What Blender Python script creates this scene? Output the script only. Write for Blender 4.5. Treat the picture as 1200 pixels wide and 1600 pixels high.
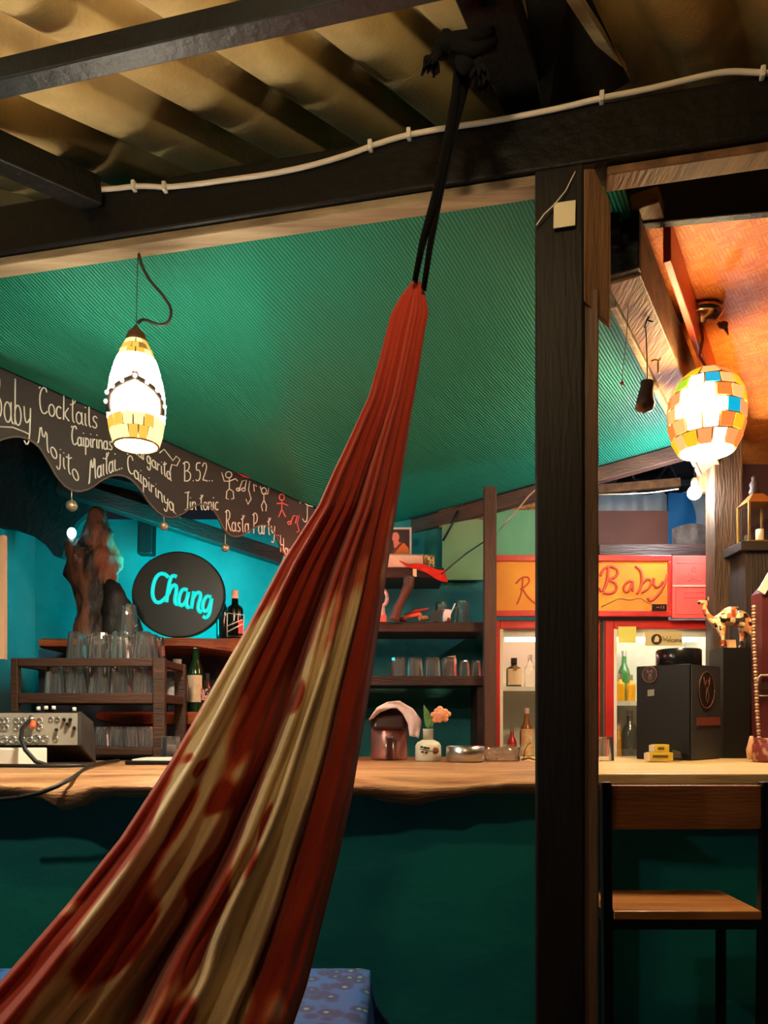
import bpy, math, random
from mathutils import Vector as V, Matrix, noise as mnoise
random.seed(7)
PI = math.pi
scene = bpy.context.scene
COL = scene.collection
for o in list(bpy.data.objects): bpy.data.objects.remove(o)

# ------------------------------------------------------------------ camera, world, exposure
CAMZ, F, CX, HY = 1.20, 1200.0, 600.0, 1130.0
cam_data = bpy.data.cameras.new('camera')
cam = bpy.data.objects.new('camera', cam_data); COL.objects.link(cam)
cam.location = (0, 0, CAMZ); cam.rotation_euler = (PI/2, 0, 0)
cam_data.sensor_fit = 'HORIZONTAL'; cam_data.sensor_width = 36.0
cam_data.lens = 36.0*F/1200.0
cam_data.shift_y = (HY-800.0)/1200.0
cam_data.clip_start = 0.05
scene.camera = cam
world = bpy.data.worlds.new('night'); scene.world = world; world.use_nodes = True
bg = world.node_tree.nodes['Background']
bg.inputs[0].default_value = (0.50, 0.60, 0.80, 1); bg.inputs[1].default_value = 0.010
vs = scene.view_settings
vs.view_transform = 'Standard'; vs.look = 'None'; vs.gamma = 1.0; vs.use_curve_mapping = False
vs.exposure = 0.9

# ------------------------------------------------------------------ helpers
def P(u, v, d):
    return V(((u-CX)/F*d, d, CAMZ+(HY-v)/F*d))

def on_plane(u, v, p0, n):
    r = V(((u-CX)/F, 1.0, (HY-v)/F)); o = V((0, 0, CAMZ))
    k = (p0-o).dot(n)/r.dot(n)
    return o+r*k

class MB:
    def __init__(s): s.v = []; s.f = []; s.sm = []
    def add(s, vs_, fs, smooth=False):
        b = len(s.v); s.v += [V(p) for p in vs_]
        for f in fs: s.f.append(tuple(b+i for i in f)); s.sm.append(smooth)
        return s
    def hexa(s, p):       # p: 4 bottom ccw, 4 top
        return s.add(p, [(3,2,1,0),(4,5,6,7),(0,1,5,4),(1,2,6,5),(2,3,7,6),(3,0,4,7)])
    def box(s, a, b):
        x0,y0,z0 = a; x1,y1,z1 = b
        return s.hexa([(x0,y0,z0),(x1,y0,z0),(x1,y1,z0),(x0,y1,z0),(x0,y0,z1),(x1,y0,z1),(x1,y1,z1),(x0,y1,z1)])
    def obox(s, c, ex, ey, ez):   # centre and half vectors
        c=V(c); ex=V(ex); ey=V(ey); ez=V(ez)
        return s.hexa([c-ex-ey-ez, c+ex-ey-ez, c+ex+ey-ez, c-ex+ey-ez, c-ex-ey+ez, c+ex-ey+ez, c+ex+ey+ez, c-ex+ey+ez])
    def pbox(s, u0, v0, u1, v1, d, dep):   # upright box whose front covers the rectangle at distance d
        a = P(u0, v1, d); b = P(u1, v0, d)
        return s.box((a.x, d, a.z), (b.x, d+dep, b.z))
    def bar(s, a, b, w, h, up=(0,0,1)):
        a=V(a); b=V(b); t=(b-a).normalized(); up=V(up)
        sd=t.cross(up).normalized(); u2=sd.cross(t).normalized()
        return s.obox((a+b)/2, (b-a)/2, sd*w/2, u2*h/2)
    def prism(s, poly, ext, smooth=False):
        n=len(poly); ext=V(ext); pts=[V(p) for p in poly]; pts2=[p+ext for p in pts]
        fs=[tuple(range(n)), tuple(range(2*n-1,n-1,-1))]+[(i+n,(i+1)%n+n,(i+1)%n,i) for i in range(n)]
        return s.add(pts+pts2, fs, smooth)
    def tube(s, path, r, n=6, smooth=True, cap=True, flat=1.0, flatdir=None):
        path=[V(p) for p in path]; m=len(path); rs = r if isinstance(r,(list,tuple)) else [r]*m
        vs_=[]; prev=None
        for i,p in enumerate(path):
            t=(path[min(i+1,m-1)]-path[max(i-1,0)])
            t = t.normalized() if t.length>1e-9 else V((0,0,1))
            ref = flatdir and V(flatdir)
            if ref is None:
                ref = prev if prev is not None else (V((0,0,1)) if abs(t.z)<.9 else V((1,0,0)))
            a = ref - t*ref.dot(t)
            if a.length<1e-6: a = V((1,0,0))-t*t.x
            a.normalize(); prev=a; b=t.cross(a)
            for k in range(n):
                an=2*PI*k/n
                vs_.append(p+(a*math.cos(an)*flat+b*math.sin(an))*rs[i])
        fs=[(i*n+k, i*n+(k+1)%n, (i+1)*n+(k+1)%n, (i+1)*n+k) for i in range(m-1) for k in range(n)]
        if cap: fs += [tuple(range(n-1,-1,-1)), tuple((m-1)*n+k for k in range(n))]
        return s.add(vs_, fs, smooth)
    def lathe(s, prof, c=(0,0,0), n=20, smooth=True, closed=False, a0=0, a1=2*PI):
        c=V(c); m=len(prof); vs_=[]
        for r,z in prof:
            for k in range(n):
                an=a0+(a1-a0)*k/n; vs_.append(c+V((r*math.cos(an), r*math.sin(an), z)))
        fs=[(i*n+k, i*n+(k+1)%n, (i+1)*n+(k+1)%n, (i+1)*n+k) for i in range(m-1) for k in range(n)]
        if closed: fs += [((m-1)*n+k, (m-1)*n+(k+1)%n, (k+1)%n, k) for k in range(n)]
        else:
            if prof[0][0]>1e-6: fs.append(tuple(range(n-1,-1,-1)))
            if prof[-1][0]>1e-6: fs.append(tuple((m-1)*n+k for k in range(n)))
        return s.add(vs_, fs, smooth)
    def ball(s, c, r, nu=14, nv=9):
        r = V((r,r,r)) if not hasattr(r,'__len__') else V(r); c=V(c); vs_=[]; 
        for i in range(nv+1):
            t=PI*i/nv
            for k in range(nu):
                a=2*PI*k/nu; vs_.append(c+V((r.x*math.sin(t)*math.cos(a), r.y*math.sin(t)*math.sin(a), -r.z*math.cos(t))))
        fs=[(i*nu+k, i*nu+(k+1)%nu, (i+1)*nu+(k+1)%nu, (i+1)*nu+k) for i in range(nv) for k in range(nu)]
        return s.add(vs_, fs, True)
    def grid(s, fn, nu, nv, smooth=True, wrap=False):
        vs_=[fn(i/nu, j/nv) for j in range(nv+1) for i in range(nu+1)]
        fs=[(j*(nu+1)+i, j*(nu+1)+i+1, (j+1)*(nu+1)+i+1, (j+1)*(nu+1)+i) for j in range(nv) for i in range(nu)]
        return s.add(vs_, fs, smooth)

def offset_of(parent):
    t = V((0,0,0)); p = parent
    while p is not None: t += p.location; p = p.parent
    return t

def obj(name, mb, material, parent=None, loc=None, bevel=0, subsurf=0, solid=0):
    me = bpy.data.meshes.new(name)
    if loc is None:
        if parent is not None: loc = V((0,0,0))
        else:
            xs=[p.x for p in mb.v]; ys=[p.y for p in mb.v]; zs=[p.z for p in mb.v]
            loc=V(((min(xs)+max(xs))/2,(min(ys)+max(ys))/2,min(zs)))
    base = offset_of(parent)+V(loc)
    me.from_pydata([tuple(p-base) for p in mb.v], [], mb.f)
    me.polygons.foreach_set('use_smooth', mb.sm); me.update()
    o = bpy.data.objects.new(name, me); COL.objects.link(o)
    o.location = loc
    if parent is not None: o.parent = parent
    if material is not None: me.materials.append(material)
    if solid:
        m=o.modifiers.new('solid','SOLIDIFY'); m.thickness=solid; m.offset=0
    if bevel:
        m=o.modifiers.new('bevel','BEVEL'); m.width=bevel; m.segments=2; m.limit_method='ANGLE'
    if subsurf:
        m=o.modifiers.new('sub','SUBSURF'); m.levels=subsurf; m.render_levels=subsurf
    return o

def tag(o, label=None, cat=None, group=None, kind=None):
    if label: o['label']=label
    if cat: o['category']=cat
    if group: o['group']=group
    if kind: o['kind']=kind
    return o

def thing(name, loc, label=None, cat=None, group=None, kind=None):
    o = bpy.data.objects.new(name, None); COL.objects.link(o); o.location=loc
    o.empty_display_size=.05
    return tag(o, label, cat, group, kind)

def dup(root, loc, label=None, rotz=0.0, group=None):
    r=root.copy(); COL.objects.link(r); r.location=loc; r.rotation_euler=(0,0,rotz)
    if label: r['label']=label
    if group: r['group']=group
    for ch in root.children:
        c=ch.copy(); COL.objects.link(c); c.parent=r
        for g in ch.children:
            q=g.copy(); COL.objects.link(q); q.parent=c
    return r

# ------------------------------------------------------------------ materials
def srgb(r,g,b):
    f=lambda c: (c/255/12.92 if c<=10 else ((c/255+.055)/1.055)**2.4)
    return (f(r),f(g),f(b),1)
def new_mat(name):
    m=bpy.data.materials.new(name); m.use_nodes=True
    nt=m.node_tree; return m, nt, nt.nodes['Principled BSDF']
def mat(name, col, rough=.6, metal=0.0, col2=None, nscale=8, nstretch=(1,1,1), bump=0, bscale=40, spec=.5, ndetail=4, contrast=(.35,.65), emis=None, estr=0):
    m,nt,b=new_mat(name)
    b.inputs['Base Color'].default_value=col; b.inputs['Roughness'].default_value=rough
    b.inputs['Metallic'].default_value=metal; b.inputs['Specular IOR Level'].default_value=spec
    if emis: b.inputs['Emission Color'].default_value=emis; b.inputs['Emission Strength'].default_value=estr
    tc=mp=None
    if col2 or bump:
        tc=nt.nodes.new('ShaderNodeTexCoord'); mp=nt.nodes.new('ShaderNodeMapping')
        mp.inputs['Scale'].default_value=nstretch
        nt.links.new(tc.outputs['Object'], mp.inputs['Vector'])
    if col2:
        n=nt.nodes.new('ShaderNodeTexNoise'); n.inputs['Scale'].default_value=nscale; n.inputs['Detail'].default_value=ndetail
        nt.links.new(mp.outputs[0], n.inputs['Vector'])
        r=nt.nodes.new('ShaderNodeValToRGB'); r.color_ramp.elements[0].position=contrast[0]; r.color_ramp.elements[1].position=contrast[1]
        r.color_ramp.elements[0].color=col; r.color_ramp.elements[1].color=col2
        nt.links.new(n.outputs['Fac'], r.inputs[0]); nt.links.new(r.outputs[0], b.inputs['Base Color'])
    if bump:
        n2=nt.nodes.new('ShaderNodeTexNoise'); n2.inputs['Scale'].default_value=bscale; n2.inputs['Detail'].default_value=5
        nt.links.new(mp.outputs[0], n2.inputs['Vector'])
        bp=nt.nodes.new('ShaderNodeBump'); bp.inputs['Strength'].default_value=bump; bp.inputs['Distance'].default_value=.02
        nt.links.new(n2.outputs['Fac'], bp.inputs['Height']); nt.links.new(bp.outputs[0], b.inputs['Normal'])
    return m
def emit(name, col, strength):
    m,nt,b=new_mat(name)
    b.inputs['Base Color'].default_value=(col[0]*.3,col[1]*.3,col[2]*.3,1)
    b.inputs['Emission Color'].default_value=col; b.inputs['Emission Strength'].default_value=strength
    return m
def glass(name, col=(1,1,1,1), rough=.02, ior=1.45):
    m,nt,b=new_mat(name)
    b.inputs['Base Color'].default_value=col; b.inputs['Roughness'].default_value=rough
    b.inputs['Transmission Weight'].default_value=1; b.inputs['IOR'].default_value=ior
    return m
def pane_mat(name):
    m=bpy.data.materials.new(name); m.use_nodes=True; nt=m.node_tree; nt.nodes.clear()
    o=nt.nodes.new('ShaderNodeOutputMaterial'); mx=nt.nodes.new('ShaderNodeMixShader'); t=nt.nodes.new('ShaderNodeBsdfTransparent'); g=nt.nodes.new('ShaderNodeBsdfGlossy')
    t.inputs[0].default_value=(.96,.97,.97,1); g.inputs['Roughness'].default_value=.02; mx.inputs[0].default_value=.07
    nt.links.new(t.outputs[0],mx.inputs[1]); nt.links.new(g.outputs[0],mx.inputs[2]); nt.links.new(mx.outputs[0],o.inputs[0]); return m
def wood(name, c1, c2, rough=.55, axis='x', scale=3.0, bump=.25, spec=.4):
    st={'x':(1,9,9),'y':(9,1,9),'z':(9,9,1)}[axis]
    return mat(name, c1, rough, 0, c2, scale, st, bump, 14, spec, 6, (.3,.7))

M={}
M['black_wood']=mat('black_painted_wood',srgb(15,14,13),.55,0,srgb(10,9,9),5,(1,1,1),.3,30,.25)
M['post_black']=wood('dark_brown_post',srgb(30,26,25),srgb(20,18,18),.55,'z',2,.15,.25)
M['brown_wood']=wood('raw_brown_wood',srgb(150,112,80),srgb(104,74,52),.6,'z',2.5)
M['brown_wood_y']=wood('raw_rafter_wood',srgb(146,105,70),srgb(96,64,42),.6,'y',2.5)
M['pale_strip']=wood('pale_wood_strip',srgb(176,158,128),srgb(120,102,80),.6,'x',3)
M['dark_shelf']=wood('dark_shelf_wood',srgb(62,38,34),srgb(34,22,22),.5,'x',2)
M['rack_wood']=wood('rack_wood',srgb(78,50,34),srgb(52,32,22),.5,'x',2)
M['live_wood']=wood('live_edge_wood',srgb(206,156,108),srgb(130,86,56),.33,'x',3.2,.5)
M['orange_wood']=wood('orange_slab_wood',srgb(190,100,52),srgb(120,54,28),.45,'x',3,.4)
M['pine']=wood('pale_pine',srgb(232,206,150),srgb(204,168,112),.35,'x',2.0,.15,.5)
M['seat_wood']=wood('seat_wood',srgb(186,124,66),srgb(140,84,40),.32,'x',2,.12,.5)
M['drift']=mat('driftwood',srgb(128,78,54),.55,0,srgb(36,24,20),9,(1.6,1.6,.5),1.0,16,contrast=(.42,.6))
M['teal_wall']=mat('teal_plaster',srgb(16,96,98),.75,0,srgb(34,124,124),3,(1,1,1),.5,9)
M['front_wall']=mat('teal_front_plaster',srgb(6,122,128),.6,0,srgb(9,142,134),2.2,(1,1,1.4),.5,7)
M['grey_plaster']=mat('grey_teal_plaster',srgb(96,112,112),.8,0,srgb(52,92,94),3,(1,1,.6),.6,8)
M['floor']=mat('concrete_floor',srgb(70,64,58),.8,0,srgb(52,48,44),5,bump=.3)
M['unlit_panel']=mat('unlit_corner_panel',srgb(22,24,24),.7,0,srgb(14,16,17),3,bump=.3)
M['green_panel']=mat('pale_green_board',srgb(128,156,112),.7,0,srgb(112,142,100),4)
M['green_panel2']=mat('mint_green_board',srgb(92,156,116),.6,0,srgb(82,142,106),3,(4,1,1))
M['osb']=mat('strand_board',srgb(196,140,74),.7,0,srgb(96,58,26),38,(1,1,2.4),.4,60)
M['chalkboard']=mat('blackboard',srgb(58,50,46),.7,0,srgb(44,40,38),3,(1,1,1),.15,25)
M['chalk']=mat('chalk',srgb(226,226,214),.9)
M['chalk_red_lit']=mat('red_lit_chalk',srgb(236,120,110),.9)  # red light on the board's right end put into the chalk colour
M['red_paint']=mat('red_paint',srgb(206,46,40),.4,0,srgb(176,30,28),5,bump=.12)
M['red_board']=mat('orange_red_board',srgb(226,92,44),.45,0,srgb(204,66,34),3,bump=.1)
M['sign_yellow']=mat('ochre_sign_paint',srgb(224,150,28),.55,0,srgb(206,104,22),4,contrast=(.3,.75))
M['sign_pink']=mat('pink_red_panel',srgb(232,92,86),.5,0,srgb(214,70,68),6)
M['sign_red']=mat('sign_letter_red',srgb(196,66,32),.6)
M['white_paint']=mat('white_enamel',srgb(228,226,214),.4)
M['white_plastic']=mat('white_plastic',srgb(228,222,208),.45)
M['paper']=mat('paper',srgb(228,216,184),.8)
M['metal']=mat('brushed_steel',srgb(190,190,188),.28,1.0)
M['dark_metal']=mat('black_metal',srgb(20,20,21),.4,.2)
M['panel_grey']=mat('mixer_panel',srgb(168,162,148),.5,.0,srgb(140,134,122),8)
M['black_plastic']=mat('black_plastic',srgb(10,10,11),.42,spec=.3)
M['slate']=mat('slate_blue_grey',srgb(44,47,52),.5)
M['black_cloth']=mat('black_strap',srgb(9,8,9),.95,spec=.1)
M['cable_white']=mat('white_cable',srgb(226,212,196),.5)
M['cable_dark']=mat('dark_cable',srgb(52,46,34),.5)
M['rubber']=mat('black_rubber',srgb(14,14,15),.5)
M['glass']=glass('clear_glass'); M['glass'].node_tree.nodes['Principled BSDF'].inputs['Transmission Weight'].default_value=.975; M['glass'].node_tree.nodes['Principled BSDF'].inputs['Roughness'].default_value=.02
M['pane']=pane_mat('window_pane')
M['bulb_glass']=emit('white_bulb',(1,.98,.95,1),10)
M['gold']=mat('old_gold',srgb(190,150,80),.35,.8)
M['bauble']=mat('silver_bauble',srgb(186,176,150),.35,.6)
M['maroon']=mat('maroon_paint',srgb(96,36,40),.5,0,srgb(80,28,32),4)
M['cloth_white']=mat('pale_towel',srgb(236,206,204),.9,0,srgb(222,190,190),8,bump=.3)
M['cloth_red']=mat('red_cloth',srgb(214,44,40),.85)
M['ceramic']=mat('cream_ceramic',srgb(206,198,176),.35)
M['petal']=mat('peach_petal',srgb(240,170,130),.7,0,srgb(226,140,104),20)
M['leaf']=mat('green_leaf',srgb(84,122,60),.5)
M['corr']=mat('fibre_cement_roof',srgb(226,200,138),.85,0,srgb(192,164,108),5,(1,1,1),.10,90)
M['corr_grey']=mat('grey_roof_sheet',srgb(204,206,206),.6,0,srgb(170,174,178),5)
M['tarp']=mat('blue_tarp',srgb(40,120,190),.5)
M['burnt_board']=mat('brown_board',srgb(92,50,40),.7,0,srgb(74,40,32),3)
# green shade net: fine knitted ribs
def net_mat():
    m,nt,b=new_mat('green_shade_net'); N=nt.nodes; L=nt.links
    at=N.new('ShaderNodeUVMap'); at.uv_map='UVMap'
    w=N.new('ShaderNodeTexWave'); w.wave_type='BANDS'; w.bands_direction='X'; w.inputs['Scale'].default_value=32; w.inputs['Distortion'].default_value=1.2; w.inputs['Detail'].default_value=1; w.inputs['Detail Scale'].default_value=.4
    L.new(at.outputs[0],w.inputs['Vector'])
    r=N.new('ShaderNodeValToRGB'); r.color_ramp.elements[0].position=.25; r.color_ramp.elements[1].position=.75
    r.color_ramp.elements[0].color=srgb(14,108,90); r.color_ramp.elements[1].color=srgb(38,146,122)
    L.new(w.outputs['Fac'],r.inputs[0]); L.new(r.outputs[0],b.inputs['Base Color'])
    n=N.new('ShaderNodeTexNoise'); n.inputs['Scale'].default_value=160; n.inputs['Detail'].default_value=2
    L.new(at.outputs[0],n.inputs['Vector'])
    ad=N.new('ShaderNodeMath'); ad.operation='MULTIPLY_ADD'; ad.inputs[1].default_value=.6; L.new(n.outputs['Fac'],ad.inputs[0]); L.new(w.outputs['Fac'],ad.inputs[2])
    bp=N.new('ShaderNodeBump'); bp.inputs['Strength'].default_value=.45; bp.inputs['Distance'].default_value=.005
    L.new(ad.outputs[0],bp.inputs['Height']); L.new(bp.outputs[0],b.inputs['Normal'])
    b.inputs['Roughness'].default_value=.55; b.inputs['Specular IOR Level'].default_value=.3
    return m
M['net']=net_mat()
# woven bamboo mat ceiling
def weave_mat():
    m,nt,b=new_mat('woven_bamboo'); N=nt.nodes; L=nt.links
    tc=N.new('ShaderNodeTexCoord'); mp=N.new('ShaderNodeMapping'); mp.inputs['Rotation'].default_value=(0,0,.65)
    L.new(tc.outputs['Object'],mp.inputs['Vector'])
    def br(rot,sc):
        m2=N.new('ShaderNodeMapping'); m2.inputs['Rotation'].default_value=(0,0,rot); L.new(mp.outputs[0],m2.inputs['Vector'])
        k=N.new('ShaderNodeTexBrick'); k.inputs['Scale'].default_value=sc; k.inputs['Mortar Size'].default_value=.010; k.inputs['Brick Width'].default_value=.7; k.inputs['Row Height'].default_value=.16; k.offset=.33
        k.inputs['Color1'].default_value=srgb(232,136,44); k.inputs['Color2'].default_value=srgb(214,108,30); k.inputs['Mortar'].default_value=srgb(172,84,26)
        L.new(m2.outputs[0],k.inputs['Vector']); return k
    a1=br(0,15); a2=br(PI/2,15)
    ck=N.new('ShaderNodeTexChecker'); ck.inputs['Scale'].default_value=17; ck.inputs['Color1'].default_value=(0,0,0,1); ck.inputs['Color2'].default_value=(1,1,1,1); L.new(mp.outputs[0],ck.inputs['Vector'])
    a=N.new('ShaderNodeMixRGB'); L.new(ck.outputs['Fac'],a.inputs[0]); L.new(a1.outputs['Color'],a.inputs[1]); L.new(a2.outputs['Color'],a.inputs[2])
    af_=N.new('ShaderNodeMixRGB'); L.new(ck.outputs['Fac'],af_.inputs[0]); L.new(a1.outputs['Fac'],af_.inputs[1]); L.new(a2.outputs['Fac'],af_.inputs[2])
    nz=N.new('ShaderNodeTexNoise'); nz.inputs['Scale'].default_value=16; nz.inputs['Detail'].default_value=4; L.new(mp.outputs[0],nz.inputs['Vector'])
    mx=N.new('ShaderNodeMixRGB'); mx.blend_type='OVERLAY'; mx.inputs[0].default_value=.35; L.new(a.outputs[0],mx.inputs[1]); L.new(nz.outputs['Fac'],mx.inputs[2])
    L.new(mx.outputs[0],b.inputs['Base Color'])
    ad=N.new('ShaderNodeMath'); ad.operation='SUBTRACT'; L.new(nz.outputs['Fac'],ad.inputs[0]); L.new(af_.outputs[0],ad.inputs[1])
    bp=N.new('ShaderNodeBump'); bp.inputs['Strength'].default_value=.6; bp.inputs['Distance'].default_value=.012
    L.new(ad.outputs[0],bp.inputs['Height']); L.new(bp.outputs[0],b.inputs['Normal']); b.inputs['Roughness'].default_value=.6
    return m
M['weave']=weave_mat()

# ------------------------------------------------------------------ the structure
S=lambda o: tag(o,kind='structure')
S(obj('floor',MB().box((-3,-1.5,-.05),(3.4,6.5,0)),M['floor']))
WALL_Y=3.92
S(obj('wall_back',MB().box((-2.3,WALL_Y,0),(P(842,0,WALL_Y).x,WALL_Y+.1,2.24)),M['teal_wall']))
S(obj('wall_left',MB().box((-1.86,2.0,0),(-1.78,WALL_Y,2.4)),M['grey_plaster']))
S(obj('wall_right',MB().box((2.3,2.2,0),(2.4,6.0,2.75)),M['burnt_board']))
S(obj('wall_right_back',MB().box((P(1112,0,4.0).x,4.0,0),(2.3,4.08,2.6)),M['burnt_board']))
# main beam (front face runs from far left to near right)
BA=V((-1.01,2.02,0)); BB=V((.805,1.61,0)); BT=(BB-BA).normalized(); BN=V((BT.y,-BT.x,0))   # BN: towards camera
if BN.y>0: BN=-BN
ZB0,ZB1=2.435,2.562
def beam_pt(x):
    k=(x-BA.x)/(BB.x-BA.x); return BA+(BB-BA)*k
a=beam_pt(-1.6); b=beam_pt(1.5)
bm=MB().hexa([a+V((0,0,ZB0)),b+V((0,0,ZB0)),b-BN*.09+V((0,0,ZB0)),a-BN*.09+V((0,0,ZB0)),a+V((0,0,ZB1)),b+V((0,0,ZB1)),b-BN*.09+V((0,0,ZB1)),a-BN*.09+V((0,0,ZB1))])
S(obj('trim_1',bm,M['black_wood'],bevel=.006))
# pale batten fixed under the beam, left of the post
a=beam_pt(-1.6)-BN*.012; b=beam_pt(.375)-BN*.012
S(obj('trim_2',MB().hexa([a+V((0,0,ZB0-.024)),b+V((0,0,ZB0-.024)),b-BN*.05+V((0,0,ZB0-.024)),a-BN*.05+V((0,0,ZB0-.024)),a+V((0,0,ZB0-.001)),b+V((0,0,ZB0-.001)),b-BN*.05+V((0,0,ZB0-.001)),a-BN*.05+V((0,0,ZB0-.001))]),M['pale_strip'],bevel=.003))
# batten under the beam at the right
a=beam_pt(.49)-BN*.02; b=beam_pt(1.5)-BN*.02
S(obj('trim_3',MB().hexa([a+V((0,0,ZB0-.02)),b+V((0,0,ZB0-.02)),b-BN*.06+V((0,0,ZB0-.02)),a-BN*.06+V((0,0,ZB0-.02)),a+V((0,0,ZB0-.001)),b+V((0,0,ZB0-.001)),b-BN*.06+V((0,0,ZB0-.001)),a-BN*.06+V((0,0,ZB0-.001))]),M['brown_wood_y'],bevel=.003))
# second dark beam at the right, behind
a=P(905,352,2.02); b=a+(P(1330,300,1.92)-a)*2.6
S(obj('trim_4',MB().hexa([V((a.x,a.y,2.50)),V((b.x,b.y,2.50)),V((b.x,b.y+.03,2.50)),V((a.x,a.y+.03,2.50)),V((a.x,a.y,2.64)),V((b.x,b.y,2.64)),V((b.x,b.y+.03,2.64)),V((a.x,a.y+.03,2.64))]),M['black_wood'],bevel=.004))
# thin purlin under the roof
a=V((-.775,1.55,0)); b=V((-.3625,1.45,0)); t=(b-a); a2=a-t*1.2; b2=a+t*4.6; nrm=V((t.y,-t.x,0)).normalized(); nrm = nrm if nrm.y>0 else -nrm
S(obj('trim_5',MB().hexa([a2+V((0,0,2.50)),b2+V((0,0,2.50)),b2+nrm*.045+V((0,0,2.50)),a2+nrm*.045+V((0,0,2.50)),a2+V((0,0,2.545)),b2+V((0,0,2.545)),b2+nrm*.045+V((0,0,2.545)),a2+nrm*.045+V((0,0,2.545))]),mat('blue_grey_purlin',srgb(30,40,47),.5,0,srgb(18,21,24),4,bump=.2),bevel=.003))
# back beam carrying the net
BK0,BK1=P(560,836,4.0),P(1075,690,3.55)
S(obj('trim_6',MB().bar(BK0+V((0,.03,-.035)),BK1+V((0,.03,-.035)),.06,.068),wood('back_beam_wood',srgb(96,66,56),srgb(64,44,40),.6,'x',2),bevel=.004))
# post, with a raw stud on its right side
PC=P(838,0,1.71).x
post=thing('post',(.39,1.75,0),kind='structure')
post.name='trim_7'
ang=math.atan2(BT.y,BT.x); ex=V((math.cos(ang),math.sin(ang),0)); ey=V((-math.sin(ang),math.cos(ang),0))
c0=V((P(836,0,1.712).x,1.712,0))
def pst(o,w,dp,z0,z1):
    q=[o,o+ex*w,o+ex*w+ey*dp,o+ey*dp]; return MB().hexa([p+V((0,0,z0)) for p in q]+[p+V((0,0,z1)) for p in q])
obj('post_core',pst(c0,.106,.10,0,ZB0-.001),M['post_black'],post,bevel=.006)
obj('raw_stud',pst(c0+ex*.1065+ey*.012,.031,.05,0,2.16),wood('stud_wood',srgb(120,88,66),srgb(60,46,40),.6,'z',2),post,bevel=.004)
# chamfered bracket board nailed to the post top
ctr=[(912,263),(929,263),(952,312),(952,506),(912,470)]
def brk(u,v,off=0): return P(u,v,1.685+(u-912)/40*.03)
mbk=MB().prism([brk(u,v) for u,v in ctr],(.012,.03,0))
obj('bracket_board',mbk,M['brown_wood'],post,bevel=.003)
# rafter at the right: dark end block and brown sides, plus red board beside it
RD=V((.5,.866,0)); RS=V((.866,-.5,0))
r0=V((.620,1.985,0))
def rft(o,w,l,z0,z1):
    q=[o-RS*w/2,o+RS*w/2,o+RS*w/2+RD*l,o-RS*w/2+RD*l]; return MB().hexa([p+V((0,0,z0)) for p in q]+[p+V((0,0,z1)) for p in q])
raf=thing('trim_8',(r0.x,r0.y,2.34),kind='structure')
obj('rafter_beam',rft(r0,.085,1.75,2.345,2.495),M['brown_wood_y'],raf,bevel=.004)
obj('black_end_cap',rft(r0-RD*.03,.089,.028,2.35,2.497),M['black_wood'],raf,bevel=.003)
obj('edge_batten',rft(r0-RS*.052+RD*.1,.016,1.65,2.335,2.375),M['pale_strip'],raf,bevel=.002)
S(obj('trim_9',rft(r0+RS*.085+RD*.12,.02,1.6,2.43,2.545),M['red_board'],bevel=.003))
S(obj('trim_10',rft(r0+RS*.055+RD*-.02,.07,.09,2.505,2.547),M['brown_wood_y'],bevel=.003))
S(obj('trim_26',MB().box((P(930,0,1.93).x,1.93,2.40),(P(968,0,1.93).x,1.96,2.60)),M['black_wood']))
# woven ceiling
wv=MB().add([V((.66,2.045,2.552)),V((2.35,1.92,2.552)),V((2.35,4.0,2.552)),V((1.72,4.0,2.552))],[(0,1,2,3)])
S(obj('ceiling',wv,M['weave'],solid=.006))
# corrugated roof over the seating side: several overlapping sheets
CD=V((750,1200,400)).normalized(); AD=V((-1200,750,0)).normalized(); RN=CD.cross(AD); RN = RN if RN.z>0 else -RN
RO=V((-.55,1.5,2.60))
roof=thing('ceiling_front',RO,kind='structure')
def sheet(p0,p1,q0,q1,lift):
    def fn(s,t):
        p=p0+(p1-p0)*s; q=q0+(q1-q0)*t
        h=.034*math.cos(2*PI*p/.20)+.008*math.cos(4*PI*p/.2)
        return RO+AD*p+CD*q+RN*(h+lift+.012)
    return MB().grid(fn,int((p1-p0)/.2*18),6)
for i,(p0,p1,l) in enumerate([(-3.8,-2.99,.007),(-3.01,-2.19,0),(-2.21,-1.39,.007),(-1.41,-.59,0),(-.61,.21,.007),(.19,1.01,0)]):
    obj('roof_sheet',sheet(p0,p1,-1.3,2.2,l),M['corr'],roof,solid=.006)
# dark boards high at the right, and pale batten
S(obj('trim_11',MB().bar(P(742,-60,1.38),P(838,196,1.86),.10,.05),M['black_wood'],bevel=.004))
S(obj('trim_12',MB().hexa([P(812,-60,1.5),P(898,-60,1.5),P(985,128,1.75),P(850,205,1.75),P(812,-60,1.53),P(898,-60,1.53),P(985,128,1.78),P(850,205,1.78)]),M['black_wood'],bevel=.003))
S(obj('trim_13',MB().bar(P(880,-30,1.5),P(972,112,1.74),.022,.02),M['pale_strip'],bevel=.002))
S(obj('trim_14',MB().bar(P(-60,212,1.72),P(150,305,1.96),.06,.07),M['black_wood'],bevel=.004))
S(obj('trim_15',MB().bar(P(265,352,2.0),P(349,388,2.14),.05,.06),M['black_wood'],bevel=.003))
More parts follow.
